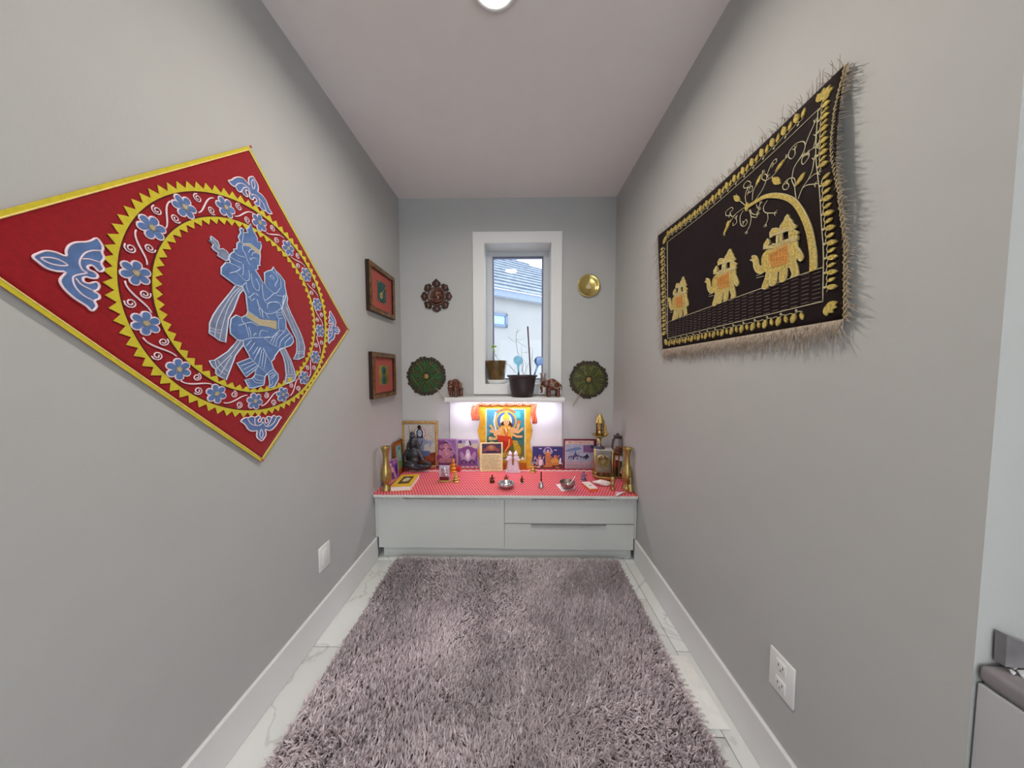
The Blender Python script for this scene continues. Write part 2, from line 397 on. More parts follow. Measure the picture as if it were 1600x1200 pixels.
dkred = fabric_mat('dark_maroon_cotton', (96, 10, 22), bump=.35, scale=500)
CC = Vector((1.0548, 1.5419)); R4 = [(1.0494, 2.1344), (1.6385, 1.5559), (1.0455, .9685), (.4563, 1.5470)]
hang = thing('appliqued_hanging', 'red square cloth hung as a diamond with blue dancing couple and yellow rings', 'wall hanging', (LX, CC.x, .9685))
def lerp(a, b, t): return tuple(a[i]+(b[i]-a[i])*t for i in range(len(a)))
# cloth as a fine grid over the diamond
b = MB(); N = 36; vs = []; fs = []
for i in range(N+1):
    for j in range(N+1):
        p = lerp(lerp(R4[0], R4[1], i/N), lerp(R4[3], R4[2], i/N), j/N); vs.append(LW(p))
for i in range(N):
    for j in range(N): a = i*(N+1)+j; fs.append((a, a+1, a+N+2, a+N+1))
b.add(vs, fs, 0, True)
cl_o = b.build('cloth', redm, hang, world=True); s_ = cl_o.modifiers.new('thick', 'SOLIDIFY'); s_.thickness = .002; s_.offset = 0
# border and piping per side
cen = (CC.x, CC.y)
def inset(p, d): v = Vector(cen)-Vector(p); return tuple(Vector(p)+v.normalized()*d*1.414)
for k in range(4):
    a, c = R4[k], R4[(k+1) % 4]; n = 24; W1 = .0095
    b = MB(); o0 = [lerp(a, c, i/n) for i in range(n+1)]; i0 = [lerp(inset(a, W1), inset(c, W1), i/n) for i in range(n+1)]
    for i in range(n):
        q = [o0[i], o0[i+1], i0[i+1], i0[i]]; b.prism([LW(x, .0012) for x in q], (.0022, 0, 0))
    b.build('border_strip', yelm, hang, world=True)
    b = MB(); b.tube([LW(x, .0035) for x in i0], .0016, 5); b.build('piping', pipm, hang, world=True)
def pol(r, a): return (CC.x+r*cos(a), CC.y+r*sin(a))
def ring(name, rb, rtip, nt, win):
    b = MB()
    inner = rb-win if rtip > rb else rb+win
    n = nt
    for i in range(n):
        a0 = 2*pi*i/n; a1 = 2*pi*(i+1)/n; am = (a0+a1)/2
        q = [pol(inner, a0), pol(inner, am), pol(inner, a1), pol(rb, a1), pol(rtip, am), pol(rb, a0)]
        b.prism([LW(x, .0022) for x in q], (.0016, 0, 0))
    o = b.build(name, yelm, hang, world=True)
    b = MB(); path = []
    for i in range(n): path += [LW(pol(rb, 2*pi*i/n), .004), LW(pol(rtip, 2*pi*(i+.5)/n), .004)]
    b.tube(path, .0011, 4, closed=True)
    b.tube([LW(pol(inner, 2*pi*i/120), .004) for i in range(120)], .0012, 4, closed=True)
    b.build('piping', pipm, o)
    o2 = o
ring('sawtooth_ring', .379, .397, 84, .007)
ring('sawtooth_ring', .300, .284, 66, .005)
for rr in (.3695, .3075):
    b = MB(); n = 96
    vs = [LW(pol(rr-.002, 2*pi*i/n), .0020) for i in range(n)]+[LW(pol(rr+.002, 2*pi*i/n), .0020) for i in range(n)]
    b.add(vs, [(i, (i+1) % n, n+(i+1) % n, n+i) for i in range(n)]); b.build('ring_backing', dkred, hang, world=True)
# sixteen flowers, each a pale backing with six petals and a gold centre
def petal(c0, rx, ry, n=14):
    out = []
    for i in range(n):
        t = 2*pi*i/n; x = cos(t); out.append((c0+rx*x, ry*sin(t)*(1+.25*x)))
    return out
fmesh = None
for k in range(16):
    ang = radians(85-22.5*k+.5*(-1)**k); c = pol(.338, ang); ph = ang+.3*k
    sc = .0310
    def fl_pts(poly, rot): return [(c[0]+(x*cos(rot)-y*sin(rot))*sc, c[1]+(x*sin(rot)+y*cos(rot))*sc) for x, y in poly]
    b = MB()
    for j in range(6): b.prism([LW(q, .0022) for q in fl_pts(petal(.56, .50, .37), ph+j*pi/3)], (.0012+.0002*(j % 2), 0, 0))
    fo = b.build('flower', cordm, hang, world=True)
    for j in range(6):
        b = MB(); b.prism([LW(q, .0036) for q in fl_pts(petal(.57, .385, .255), ph+j*pi/3)], (.0012, 0, 0)); b.build('petal', bluem, fo, world=True)
    b = MB(); st = []
    for j in range(24): st.append((.30*(1 if j % 2 == 0 else .5)*cos(2*pi*j/24), .30*(1 if j % 2 == 0 else .5)*sin(2*pi*j/24)))
    b.prism([LW(q, .0048) for q in fl_pts(st, 0)], (.0012, 0, 0)); b.build('flower_centre', goldth, fo, world=True)
# vines: double S cords with two curls
for k in range(16):
    a0 = radians(85-22.5*k); da = -radians(22.5); b = MB()
    def vp(t, r): return LW(pol(.338+r, a0+da*t), .0032)
    for dr in (-.0024, .0024):
        b.tube([vp(.22+.56*i/14+dr*7*sin(pi*i/14), -.020*cos(pi*i/14)+dr*.5*(1-2*abs(i/14-.5))) for i in range(15)], .0019, 4)
    for (tc_, rc, sg) in ((.40, .016, 1), (.60, -.016, -1)):
        pts = []
        for i in range(16):
            g = i/15; rr = .0125*(1-.78*g); th = sg*(1.2+g*1.6*2*pi)
            pts.append(vp(tc_+rr*cos(th)/(.338*radians(22.5)), rc+rr*sin(th)))
        b.tube(pts, .0018, 4)
    b.build('vine', cordm, hang, world=True)
# corner motifs, traced on the left one and turned to the four corners
bc = crop(40, 360, 8.57)
sil = bc('70,350 160,300 250,275 380,295 515,345 520,270 560,200 650,160 780,155 860,135 930,105 1000,190 1015,250 1000,290 1030,370 990,440 1030,520 970,555 890,480 840,470 805,490 830,530 900,560 945,610 920,645 850,640 790,625 745,640 760,690 830,710 920,690 965,740 940,800 890,815 960,860 965,915 900,945 930,1010 900,1060 860,1075 790,1010 640,915 520,810 450,720 440,650 510,560 400,550 260,510 150,430')
ins = [bc('180,370 300,365 420,395 540,465 450,475 320,450 230,410'), bc('1000,275 880,270 780,300 720,370 700,440 740,530 800,570 660,600 610,640 640,750 740,860 880,940'), bc('735,385 830,385 990,435'), bc('650,640 730,730 880,805')]
silw = [LY(*q) for q in sil]; insw = [[LY(*q) for q in l] for l in ins]
for k in range(4):
    rot = -k*pi/2
    def tr(q): x, z = q[0]-CC.x, q[1]-CC.y; return (CC.x+x*cos(rot)-z*sin(rot), CC.y+x*sin(rot)+z*cos(rot))
    sp2 = [tuple(q) for q in smooth_path([Vector((*tr(q), 0)) for q in silw], 3)]
    b = MB(); b.prism([LW(q[:2], .0022) for q in sp2], (.0014, 0, 0)); mo = b.build('corner_motif', bluem, hang, world=True)
    b = MB(); b.tube([LW(q[:2], .0036) for q in sp2], .0022, 5, closed=True)
    for n_, l in enumerate(insw): b.tube([LW(tuple(q)[:2], .0036) for q in smooth_path([Vector((*tr(q), 0)) for q in l], 3, closed=(n_ == 0))], .0016, 4, closed=(n_ == 0))
    b.build('cord_outline', cordm, mo, world=True)
# the dancing couple
A = crop(320, 340, 16); B = crop(390, 400, 16); C_ = crop(320, 410, 16); D_ = crop(320, 480, 16); E_ = crop(390, 470, 16); F_ = crop(320, 540, 16); G_ = crop(390, 540, 16)
body = (A('1120,160 1190,340 1250,430 1290,520 1290,600 1360,600 1390,700 1370,790 1350,830 1360,950 1340,1150') + C_('1360,75 1295,75 1300,170 1235,190 1330,340 1420,510 1465,520')
  + B('345,640 350,560 340,420 440,370 530,350 570,275 620,360 740,480 855,640 855,760 890,920 880,1000') + E_('765,215 810,340 870,480 885,660 960,780 1050,900 1070,1020 1000,1120 860,1165')
  + G_('710,110 600,260 590,320 510,400 560,570 620,650 680,720 690,830 600,1010 520,1050 450,1050 470,950 440,760 410,700 350,780 340,920 320,990 60,1060') + F_('1080,1060 975,860 1150,820 1210,760 1250,590 1000,790 900,640 770,440 1100,310')
  + D_('1060,1170 930,940 920,830 780,820 600,650 590,480 620,290 740,200 880,260 1010,190 1040,90') + C_('1030,1180 990,800 930,680 900,600 740,570 370,290 380,130 490,5')
  + A('600,1130 570,1000 620,900 700,850 690,790 770,780 780,640 850,590 810,480 870,380 840,290 890,260 940,290 940,380 1050,370 1010,290 1060,260'))
plume = A('55,560 130,570 115,490 135,465 300,600 330,700 330,790 430,780 520,840 580,930 560,1060 500,1080 290,950 310,880 200,810 150,740 190,680')
scarf1 = C_('740,580 900,630 920,690 830,800 690,1180') + D_('560,290 490,880 330,830 220,740 80,650 90,400 180,200 310,0') + C_('500,880')
scarf2 = D_('780,830 930,840 920,960') + F_('740,240 510,860 350,770 250,700 250,590 150,510 90,380 220,370 550,150 670,10')
scarf3 = B('890,920 930,1050 910,1180') + E_('1000,290 1150,600 1230,760 1300,940 1360,1170') + G_('1350,100 1340,280 1190,350 1070,340 1150,180 1160,40') + E_('1140,950 1040,740 900,440 790,200')+B('820,1000')
scarf4 = G_('720,80 850,50 1000,350 1100,640 1130,780 1100,870 1010,920 880,960 860,920 890,740 860,460 810,270')
lines = [A('940,370 930,500 920,640 1100,650 1200,720 1350,830'), A('920,690 1080,720 1220,840 1340,930'), A('920,690 920,800 980,900 1040,1080 1110,1190'), A('1060,880 1110,800 1200,790'), A('1150,950 1180,880 1260,880'), A('1090,1000 1120,1060 1170,1000 1270,1030'),
  A('720,860 800,940 960,990'), A('600,980 760,1080 900,1130'), A('860,590 930,660'), C_('600,20 760,90 860,150 740,230 590,270'), C_('740,230 840,320 930,420 1000,460 1080,420 1080,260 1060,200'), C_('930,40 930,250 900,330'), C_('1130,280 1150,500 1210,640 1310,710 1330,580 1250,400'), C_('900,600 1000,500 1010,600 1060,760'), C_('1040,880 1140,830 1200,770 1330,850 1250,780'), C_('1100,880 1130,960 1210,900'), C_('1270,930 1330,1100 1390,1190'), C_('1400,540 1440,900 1530,1040'),
  B('345,650 400,780 500,860 620,940 740,800'), B('530,370 640,470 680,600 610,720 640,770'), B('480,510 530,490 590,570 520,560 480,510'), B('600,920 400,1090 340,1080'), B('640,980 760,1000 860,1010'), B('420,1180 520,1150 700,1170'), B('620,390 740,560 760,800'),
  D_('1040,100 1240,230 1380,320 1600,360'), D_('990,230 1200,370 1340,440 1600,500'), D_('800,460 930,420 1000,400 1130,380 1310,480'), D_('880,270 900,350 960,410'), D_('980,430 1040,620 1070,750'), D_('1060,500 1100,620 1120,750'), D_('920,830 1130,770 1400,760 1600,740'), D_('1000,970 1130,820'), D_('1060,1110 1220,880'), D_('1170,1180 1290,990'), D_('1280,1180 1370,1000'), D_('1320,20 1370,260'), D_('1400,60 1420,260'), D_('1180,720 1230,650 1260,680'), D_('1340,740 1340,640 1400,580 1540,610'),
  E_('420,210 420,80 560,30 690,40 760,140 740,200 560,310 370,310 200,160 160,0'), E_('640,310 680,440 790,430'), E_('660,360 790,350'), E_('640,300 780,290'), E_('700,470 690,600 720,740 860,740 870,600'), E_('340,930 540,900 640,800 720,740'), E_('340,940 500,1080 720,1165'), E_('490,1030 560,900 650,810'), E_('550,1080 600,920 700,800'), E_('630,1130 660,950 840,770'), E_('720,1150 760,990 960,820'), E_('850,1150 880,1020 1020,900'), E_('370,310 470,470'), E_('270,230 300,440'),
  F_('1100,310 1310,510 1520,690'), F_('1200,370 1340,60'), F_('1310,510 1390,100'), F_('1390,540 1440,150'), F_('1440,600 1500,240 1420,80'), F_('1310,510 1250,600'), F_('1240,720 1440,770'), F_('1200,790 1280,860 1440,880'), F_('1170,840 1260,930 1450,930'), F_('860,510 1180,390'), F_('930,600 1240,440'), F_('990,700 1290,500'), F_('1020,890 1090,880'), F_('1040,940 1110,930'), F_('1060,990 1120,980'),
  G_('310,60 400,240 500,400'), G_('410,690 570,590'), G_('440,730 600,660'), G_('480,800 610,700'), G_('490,860 630,720'), G_('480,1000 540,960 530,880')]
sl1 = [C_('830,630 640,820 420,1180')+D_('290,340 240,560 220,740'), C_('880,650 700,860 530,1180')+D_('430,400 390,560 340,830'), D_('100,510 240,560 390,580'), D_('90,590 230,620 370,660')]
sl2 = [D_('870,840 760,1000 620,1180')+F_('370,470 250,590'), F_('640,250 460,560 350,740'), F_('230,380 280,540 400,660 520,730'), F_('300,370 370,480 460,570 550,650')]
sl3 = [E_('900,160 1050,560 1180,900 1220,1180')+G_('1190,330'), G_('1160,150 1350,150'), G_('1160,200 1350,190')]
sl4 = [G_('790,80 930,420 950,700'), G_('840,70 1000,460 1040,700'), G_('900,740 1110,730'), G_('890,800 1120,790')]
bands = [(D_('1040,100 1240,230 1380,320 1600,360 1600,500 1340,440 1200,370 990,230'), goldth), (A('920,640 1100,650 1200,720 1350,830 1340,930 1220,840 1080,720 920,690'), goldth), (E_('0,310 220,460 640,500 640,720 340,620 220,630 0,480'), goldth)]
def applique(name, pts, mat, ls, h=.0024, bands=()):
    pw = [LY(*q) for q in pts]
    b = MB(); b.prism([LW(q, h) for q in pw], (.0016, 0, 0)); o = b.build(name, mat, hang, world=True)
    b = MB(); b.tube([LW(q, h+.0016) for q in pw], .0021, 5, closed=True)
    for l in ls: b.tube([LW(tuple(q)[:2], h+.0018) for q in smooth_path([Vector((*LY(*x), 0)) for x in l], 3, closed=False)], .0012, 4)
    b.build('cord_outline', cordb, o, world=True)
    for bp_, bm_ in bands:
        b = MB(); b.prism([LW(LY(*q), h+.0012) for q in bp_], (.0010, 0, 0)); b.build('gold_band', bm_, o, world=True)
    return o
applique('plume', plume, bluem2, [A('160,540 260,680 320,800')], .0024)
applique('scarf', scarf1, bluem2, sl1, .0022)
applique('scarf', scarf2, bluem2, sl2, .0022)
applique('scarf', scarf3, bluem2, sl3, .0022)
applique('scarf', scarf4, bluem2, sl4, .0022)
applique('dancing_couple', body, bluem, lines, .0030, bands)
for (u, v) in ((389, 229), (543, 515), (408, 719)):
    b = MB(); b.ell(LW(LY(u, v), .006), .004, 8, 6); b.build('pin', M('red_pin', (190, 60, 50), .4), hang, world=True)

# ------------------------------------------------------------------ black and gold elephant tapestry on the right wall
RX = XR-.012
def RY(u, v): q = atX(u, v, RX); return (q.y, q.z)
QTL, QTR, QBR, QBL = RY(1028, 368.5), RY(1319, 103), RY(1320.5, 498), RY(1035.6, 545.6)
def bulge(y, z):
    t = max(0, min(1, (1.05-y)/.33)); zz = (z-1.44)/.64
    g = .022*t*t*max(0, sin(pi*min(1, max(0, (zz-.30)/.66))))+.005*t*(1-zz)
    return g+.0015*noise.noise(Vector((y*5, z*5, 3)))
def RWp(yz, h=0.): y, z = yz; return Vector((RX-bulge(y, z)-h, y, z))
blackm = fabric_mat('black_brown_velvet', (24, 10, 12), bump=.4, scale=300, var=.25, rough=.7, sheen=.03)
goldm = M('gold_sequin_embroidery', (214, 190, 104), .32, .45, var=.38, scale=190, bump=1.0, bscale=420)
goldo = M('copper_gold_beads', (208, 146, 70), .38, .3, var=.2, scale=200, bump=.6, bscale=420)
creamth = M('cream_thread', (206, 196, 160), .6, var=.08, scale=200)
fringem = M('beige_fringe', (172, 156, 142), .7, var=.15, scale=90, c2=(196, 180, 160))
tap = thing('elephant_tapestry', 'black tapestry with three gold elephants, curved tree and beige fringe', 'tapestry', (RX, 1.2, QBL[1]))
def rq(s, t): return lerp(lerp(QBL, QBR, s), lerp(QTL, QTR, s), t)
def edge_top(s, t):
    y, z = rq(s, t); return (y, z-.020*sin(pi*s)*t)
b = MB(); N = 40; vs = []; fs = []
for i in range(N+1):
    for j in range(N+1): vs.append(RWp(edge_top(i/N, j/N)))
for i in range(N):
    for j in range(N): a = i*(N+1)+j; fs.append((a, a+N+1, a+N+2, a+1))
b.add(vs, fs, 0, True); co = b.build('cloth', blackm, tap, world=True); s_ = co.modifiers.new('thick', 'SOLIDIFY'); s_.thickness = .003; s_.offset = 0
def rpoly(b, pts, h=.0018, th=.003, m=0): b.prism([RWp(q, h) for q in pts], (-th, 0, 0), m)
def rcord(b, pts, r=.0011, h=.0030, closed=False, seg=4, n=4): b.tube([RWp(tuple(q)[:2], h) for q in smooth_path([Vector((*x, 0)) for x in pts], n, closed)], r, seg, closed=closed)
# elephants traced on the nearest one, repeated by translation along the wall
K1 = crop(1170, 320, 8)
ref = RY(1193.75, 450); feet = [RY(1193.75, 450), RY(1115.7, 476.3), RY(1052.5, 499)]
P_ = {'body': [K1('200,640 250,575 330,540 560,440 650,440 655,530 640,620 620,720 540,780 430,830 330,850 240,840 205,800 190,720')],
 'leg': [K1('190,1040 260,1040 295,900 290,840 250,840 230,920'), K1('290,1005 365,985 385,830 300,830'), K1('415,960 490,935 512,780 430,800'), K1('560,910 640,885 655,850 620,700 540,740 575,860')],
 'trunk': [K1('215,750 160,765 140,680 110,635 65,640 70,675 40,690 80,710 90,780 120,840 170,860 225,830')],
 'tail': [K1('650,520 700,590 720,650 690,705 655,680 630,600')],
 'howdah_rail': [K1('220,555 230,530 380,490 560,420 660,400 675,420 660,440 560,460 400,520 320,545')],
 'howdah_finial': [K1('222,545 228,490 262,440 275,422 295,450 302,482 260,525'), K1('320,515 345,482 372,490 382,510')],
 'howdah_post': [K1('388,495 395,380 422,375 418,485'), K1('440,475 440,360 470,345 470,460')],
 'parasol': [K1('310,410 306,350 340,298 400,288 432,318 520,290 535,315 440,360 345,385 330,405')],
 'howdah_dome': [K1('430,325 450,260 500,195 520,150 550,118 570,165 605,195 612,230 658,262 650,292 612,305 560,320 470,350'), K1('560,405 560,330 612,305 675,335 682,352 660,375 678,400 655,432 590,440')]}
SMOOTH = {'body', 'leg', 'trunk', 'tail'}
def sm2(pts, on): return [tuple(q)[:2] for q in smooth_path([Vector((*p, 0)) for p in pts], 3)] if on else pts
blanket = K1('290,610 560,470 550,720 330,790 290,700')
for k in range(3):
    dy, dz = feet[k][0]-ref[0], feet[k][1]-ref[1]
    def tp(q): y, z = RY(*q); return (y+dy, z+dz)
    ro_ = None
    b = MB(); rpoly(b, sm2([tp(q) for q in P_['body'][0]], True), .0018, .006); eb = b.build('elephant', goldm, tap, world=True)
    for nm in [k2 for k2 in P_ if k2 != 'body']:
        for pl in P_[nm]: b = MB(); rpoly(b, sm2([tp(q) for q in pl], nm in SMOOTH), .0018, .005 if nm in SMOOTH else .0066); b.build(nm, goldm, eb, world=True)
    b = MB(); rpoly(b, [tp(q) for q in blanket], .0078, .001)
    bw = [tp(q) for q in blanket]
    for i in range(1, 7):
        for j in range(1, 6):
            y_, z_q = lerp(lerp(bw[0], bw[1], i/7), lerp(bw[4], bw[2], i/7), j/6); y_ += .001*(i % 2)
            b.ell(RWp((y_, z_q), .0092), (.002, .0028, .0028), 6, 4)
    b.build('blanket', goldo, eb, world=True)
    b = MB()
    for nm in P_:
        for pl in P_[nm]: b.tube([RWp(q, .0066 if nm in SMOOTH else .0082) for q in sm2([tp(q) for q in pl], nm in SMOOTH)], .0012, 4, closed=True)
    for l in ('230,545 380,520 560,440 660,420', '320,370 430,350 530,310', '440,330 560,270 640,250', '300,620 550,490', '555,480 550,720', '500,210 560,190', '130,885 200,860', '130,915 220,890'):
        b.tube([RWp(tp(q), .0085) for q in K1(l)], .0010, 4)
    b.build('thread_outline', creamth, eb, world=True)
# curved tree
tpth = [(1276, 423), (1275, 385), (1271.5, 357), (1262.5, 333.6), (1249.8, 316), (1234, 308), (1215, 305.5), (1199, 307.5), (1186.5, 313.5), (1172, 322.5)]
tw = [tuple(q)[:2] for q in smooth_path([Vector((*RY(*q), 0)) for q in tpth], 5, False)]
b = MB(); n = len(tw); L, R_ = [], []
for i in range(n):
    a_, c_ = Vector(tw[max(i-1, 0)]), Vector(tw[min(i+1, n-1)]); d = (c_-a_).normalized(); nn = Vector((-d.y, d.x)); wd = .0085*(1-.45*i/n)
    L.append(tuple(Vector(tw[i])+nn*wd)); R_.append(tuple(Vector(tw[i])-nn*wd))
for i in range(n-1): b.prism([RWp(q, .0018) for q in (L[i], L[i+1], R_[i+1], R_[i])], (-.006, 0, 0))
trunk_o = b.build('tree_trunk', goldm, tap, world=True)
b = MB(); b.tube([RWp(q, .006) for q in L], .0012, 4); b.tube([RWp(q, .006) for q in R_], .0012, 4); b.build('thread_outline', creamth, trunk_o, world=True)
K3 = crop(1120, 180, 6.316)
br = ['830,830 815,720 820,660 800,620 740,630 685,690 690,730 730,730 750,690 730,670', '820,720 780,640 785,600 800,520 850,440 900,360 915,300 890,260 810,280 745,350 735,410 770,430 805,390 800,340', '900,390 960,375 960,420 910,480 885,470 890,420 930,390', '915,300 950,200 985,120 1000,80', '800,520 830,470 880,410', '940,370 1000,330 1050,310', '1010,320 1030,250 1030,200', '850,830 900,720 960,640 1010,540 1025,440', '960,640 1020,590 1070,570', '900,720 950,690 1030,680',
 '390,840 460,740 500,650 520,560 560,470 600,430 605,460 580,480', '500,650 460,630 460,600 490,580 510,600', '510,640 570,600 650,510 700,430', '560,610 600,640', '300,870 290,800 310,730 360,700 355,750 330,760', '330,740 345,670 310,650 275,690 280,720 305,715', '360,840 370,750 400,690 460,580', '290,890 230,840 200,810', '280,910 200,970 160,1000 140,960 170,930 150,910 100,950 100,990 125,990', '190,980 150,1040 90,1160', '170,1060 170,1090 205,1060 200,1020', '270,940 240,1000 245,1080 280,1095 310,1060 300,1030 280,1050', '330,940 350,1000 340,1080 310,1140', '350,1000 400,1010 410,990', '340,930 360,970 400,980 425,940', '520,840 480,900 485,950 520,965 590,965', '520,965 525,1020 505,1070', '400,870 420,920 440,880']
b = MB()
for l in br: rcord(b, [RY(*q) for q in K3(l)], .0013, .003)
for l in br:
    pr = K3(l); e0, e1 = Vector(RY(*pr[-2])), Vector(RY(*pr[-1])); d = (e1-e0).normalized()*.011
    for g in (-.7, 0, .7): rcord(b, [tuple(e1), (e1.x+d.x*cos(g)-d.y*sin(g), e1.y+d.x*sin(g)+d.y*cos(g))], .0011, .003)
b.build('tree_branches', creamth, tap, world=True)
def leafpts(c, ang, ln, wd, n=6):
    out = []
    for i in range(n+1): t = i/n; out.append((ln*(t-.5), wd*sin(pi*t)**.8))
    for i in range(n-1, 0, -1): t = i/n; out.append((ln*(t-.5), -wd*sin(pi*t)**.8))
    return [(c[0]+x*cos(ang)-y*sin(ang), c[1]+x*sin(ang)+y*cos(ang)) for x, y in out]
def leaf(a, c, wd, parent=tap, h=.002):
    pa, pc = Vector(a), Vector(c); d = pc-pa
    b = MB(); rpoly(b, leafpts(tuple((pa+pc)/2), atan2(d.y, d.x), d.length, wd), h, .004); lo = b.build('leaf', goldm, parent, world=True)
for a, c, wd in (('600,560', '700,430', .006), ('570,620', '665,675', .009), ('400,700', '455,580', .006), ('240,850', '180,795', .008), ('150,1030', '75,1180', .006), ('830,700', '930,560', .007), ('130,1040', '110,1100', .006), ('330,890', '290,920', .016)):
    leaf(RY(*K3(a)[0]), RY(*K3(c)[0]), wd)
# inner border line and stitched path
ITL, ITR, IBR, IBL = RY(1043.5, 378), RY(1283, 171), RY(1290, 471), RY(1044, 529)
b = MB(); top = [lerp(ITL, ITR, i/12) for i in range(13)]; top = [(y, z-.016*sin(pi*i/12)) for i, (y, z) in enumerate(top)]
for pth in (top, [ITL, lerp(ITL, IBL, .5), IBL], [IBL, lerp(IBL, IBR, .5), IBR], [IBR, RY(1291, 380), RY(1292, 300), RY(1285, 240), ITR]): rcord(b, pth, .0014, .003)
PT0, PT1 = RY(1045, 503), RY(1290, 417.5); rcord(b, [PT0, RY(1186, 452.5), PT1], .0014, .003)
b.build('border_line', creamth, tap, world=True)
b = MB(); rows = 8; cols = 25
for i in range(cols):
    for r_ in range(rows):
        s0, s1 = (i+.12)/cols, (i+.78)/cols; t = (r_+.5)/rows; sh = .03*((i*7) % 3-1)
        pts = []
        for s in (s0, (s0+s1)/2, s1):
            y, z = lerp(lerp(IBL, IBR, s), lerp(PT0, PT1, s), t+sh); pts.append(RWp((y, z), .0026))
        b.tube(pts, .0010, 3)
o = b.build('stitched_path', M('silver_brown_thread', (150, 134, 128), .5, var=.1, scale=200), tap, world=True); o['kind'] = 'stuff'
# border motifs: leaf, bulb, curling stem
def motifs(p0, p1, n, inward, size, sag=0., first=0):
    p0, p1 = Vector(p0), Vector(p1); d = (p1-p0)/n; dn = d.normalized(); nrm = Vector((-dn.y, dn.x))*inward
    vb = MB(); vp_ = []
    for i in range(n):
        sg = Vector((0, -sag*sin(pi*(i+.5)/n)))
        c = p0+d*(i+.5)+sg
        bulb = leafpts(tuple(c-d*.22-nrm*size*.1), atan2((nrm+dn*.2).y, (nrm+dn*.2).x), size*1.5, size*.40)
        lf = leafpts(tuple(c+d*.28), atan2((nrm-dn*.25).y, (nrm-dn*.25).x), size*1.2, size*.26)
        b = MB(); rpoly(b, bulb, .002, .005); b.build('leaf', goldm, tap, world=True)
        b = MB(); rpoly(b, lf, .002, .004); b.build('leaf', goldm, tap, world=True)
        vp_ += [tuple(c-d*.45+nrm*size*.75), tuple(c-d*.22+nrm*size*.5), tuple(c+d*.02+nrm*size*.8), tuple(c+d*.28+nrm*size*.65)]
        vb.ell(RWp(tuple(c-d*.1+nrm*size*1.0), .003), (.002, .0035, .0035), 6, 4)
    rcord(vb, vp_, .0011, .003, n=3); vb.build('border_stem', creamth, tap, world=True)
def mid(a, c): return tuple((Vector(a)+Vector(c))/2)
bL, bR = mid(QBL, IBL), mid(QBR, IBR)
motifs(lerp(bL, bR, .04), lerp(bL, bR, .92), 15, 1 if (Vector(bR)-Vector(bL)).x > 0 else -1, .019)
tL, tR = mid(QTL, ITL), mid(QTR, ITR)
motifs(lerp(tL, tR, .06), lerp(tL, tR, .93), 19, 1, .0200, sag=.022)
motifs(lerp(mid(QBL, IBL), mid(QTL, ITL), .08), lerp(mid(QBL, IBL), mid(QTL, ITL), .92), 11, 1, .026)
motifs(RY(1304, 455), RY(1305, 270), 8, -1, .0165); motifs(RY(1300, 262), RY(1295, 150), 6, -1, .0150)
for (u, v, s, a0) in ((1041, 377, .030, .9), (1296, 478, .026, -2.5), (1287, 158, .030, 2.0), (1043, 532, .026, -.7)):
    c = RY(u, v)
    for j in range(4):
        g = a0+(j-1.5)*.55; leaf(c, (c[0]+s*cos(g), c[1]+s*sin(g)), s*.26)
# fringe
def fringe(p0, p1, n, dirv, ln, jit, outw, r=.0009, sag=0.):
    b = MB()
    for i in range(n):
        t = (i+random.random())/n; y, z = lerp(p0, p1, t); z -= sag*sin(pi*t)
        base = RWp((y, z), 0); l = ln*(.55+.6*random.random()); g = Vector((0, dirv[0]+random.gauss(0, jit), dirv[1]+random.gauss(0, jit)))
        pts = []; curl = random.gauss(0, .5)
        for k in range(5):
            q = k/4; pts.append(base+g*l*q+Vector((-outw*q*q*random.uniform(.5, 1.2)+0*q, curl*l*q*q*.5, -abs(curl)*l*.35*q*q)))
            pts[-1].x = min(pts[-1].x, XR-.002)
        b.tube(pts, [r, r, r*.9, r*.8, r*.5], 3)
    o = b.build('fringe', fringem, tap, world=True); o['kind'] = 'stuff'
fringe(QBL, QBR, 900, (0, -1), .050, .22, .006)
fringe(QBL, QTL, 170, (1, -.35), .040, .25, .004)
fringe(QTL, QTR, 170, (.1, 1), .031, .4, .012, sag=.020)
rp_ = [RY(1320.5, 498), RY(1321, 400), RY(1321, 300), RY(1309, 235), RY(1310, 170), RY(1319, 103)]
for a, c in zip(rp_[:-1], rp_[1:]): fringe(a, c, 80, (-1, -.55), .024, .3, .004, r=.0007)
# braided edge on the near side
b = MB()
for ph in (0, pi):
    pts = []
    for i in range(90):
        t = i/89*(len(rp_)-1.001); k = int(t); y, z = lerp(rp_[k], rp_[k+1], t-k); q = RWp((y-.004-.004*sin(i*1.9+ph), z), .004*cos(i*1.9+ph)); pts.append(q)
    b.tube(pts, .0017, 4)
b.build('braided_edge', M('beige_braid', (176, 158, 112), .6, var=.15, scale=200), tap, world=True)
# ------------------------------------------------------------------ altar cabinet
def X_(u, v, Y=CABY): return atY(u, v, Y).x
def Z_(u, v, Y=CABY): return atY(u, v, Y).z
TZ = .470
CL, CR = X_(591.5, 820), X_(990, 820)
cab = thing('altar_cabinet', 'low white lacquered cabinet under the red altar cloth', 'cabinet', ((XL+XR)/2, 2.14, 0))
MB().box((CL+.002, CABY+.022, .085), (CR-.002, D-.004, TZ-.022)).build('carcass', cabm, cab, world=True)
MB().box((CL+.012, CABY+.045, 0), (CR+.004, CABY+.06, .085)).build('toe_kick', cabm, cab, world=True)
for x0, x1 in ((XL+.002, CL-.003), (CR+.003, XR-.002)): MB().bevbox((x0, CABY+.006, BBH+.002), (x1, CABY+.026, TZ-.022), .0015).build('filler_panel', cabm, cab, world=True)
MB().bevbox((XL+.002, CABY-.012, TZ-.021), (XR-.002, D-.004, TZ-.002), .002).build('top_board', cabm, cab, world=True)
midx = X_(788.3, 820); zt = TZ-.0225; zb = Z_(700, 856); zg = Z_(890, 818.8)
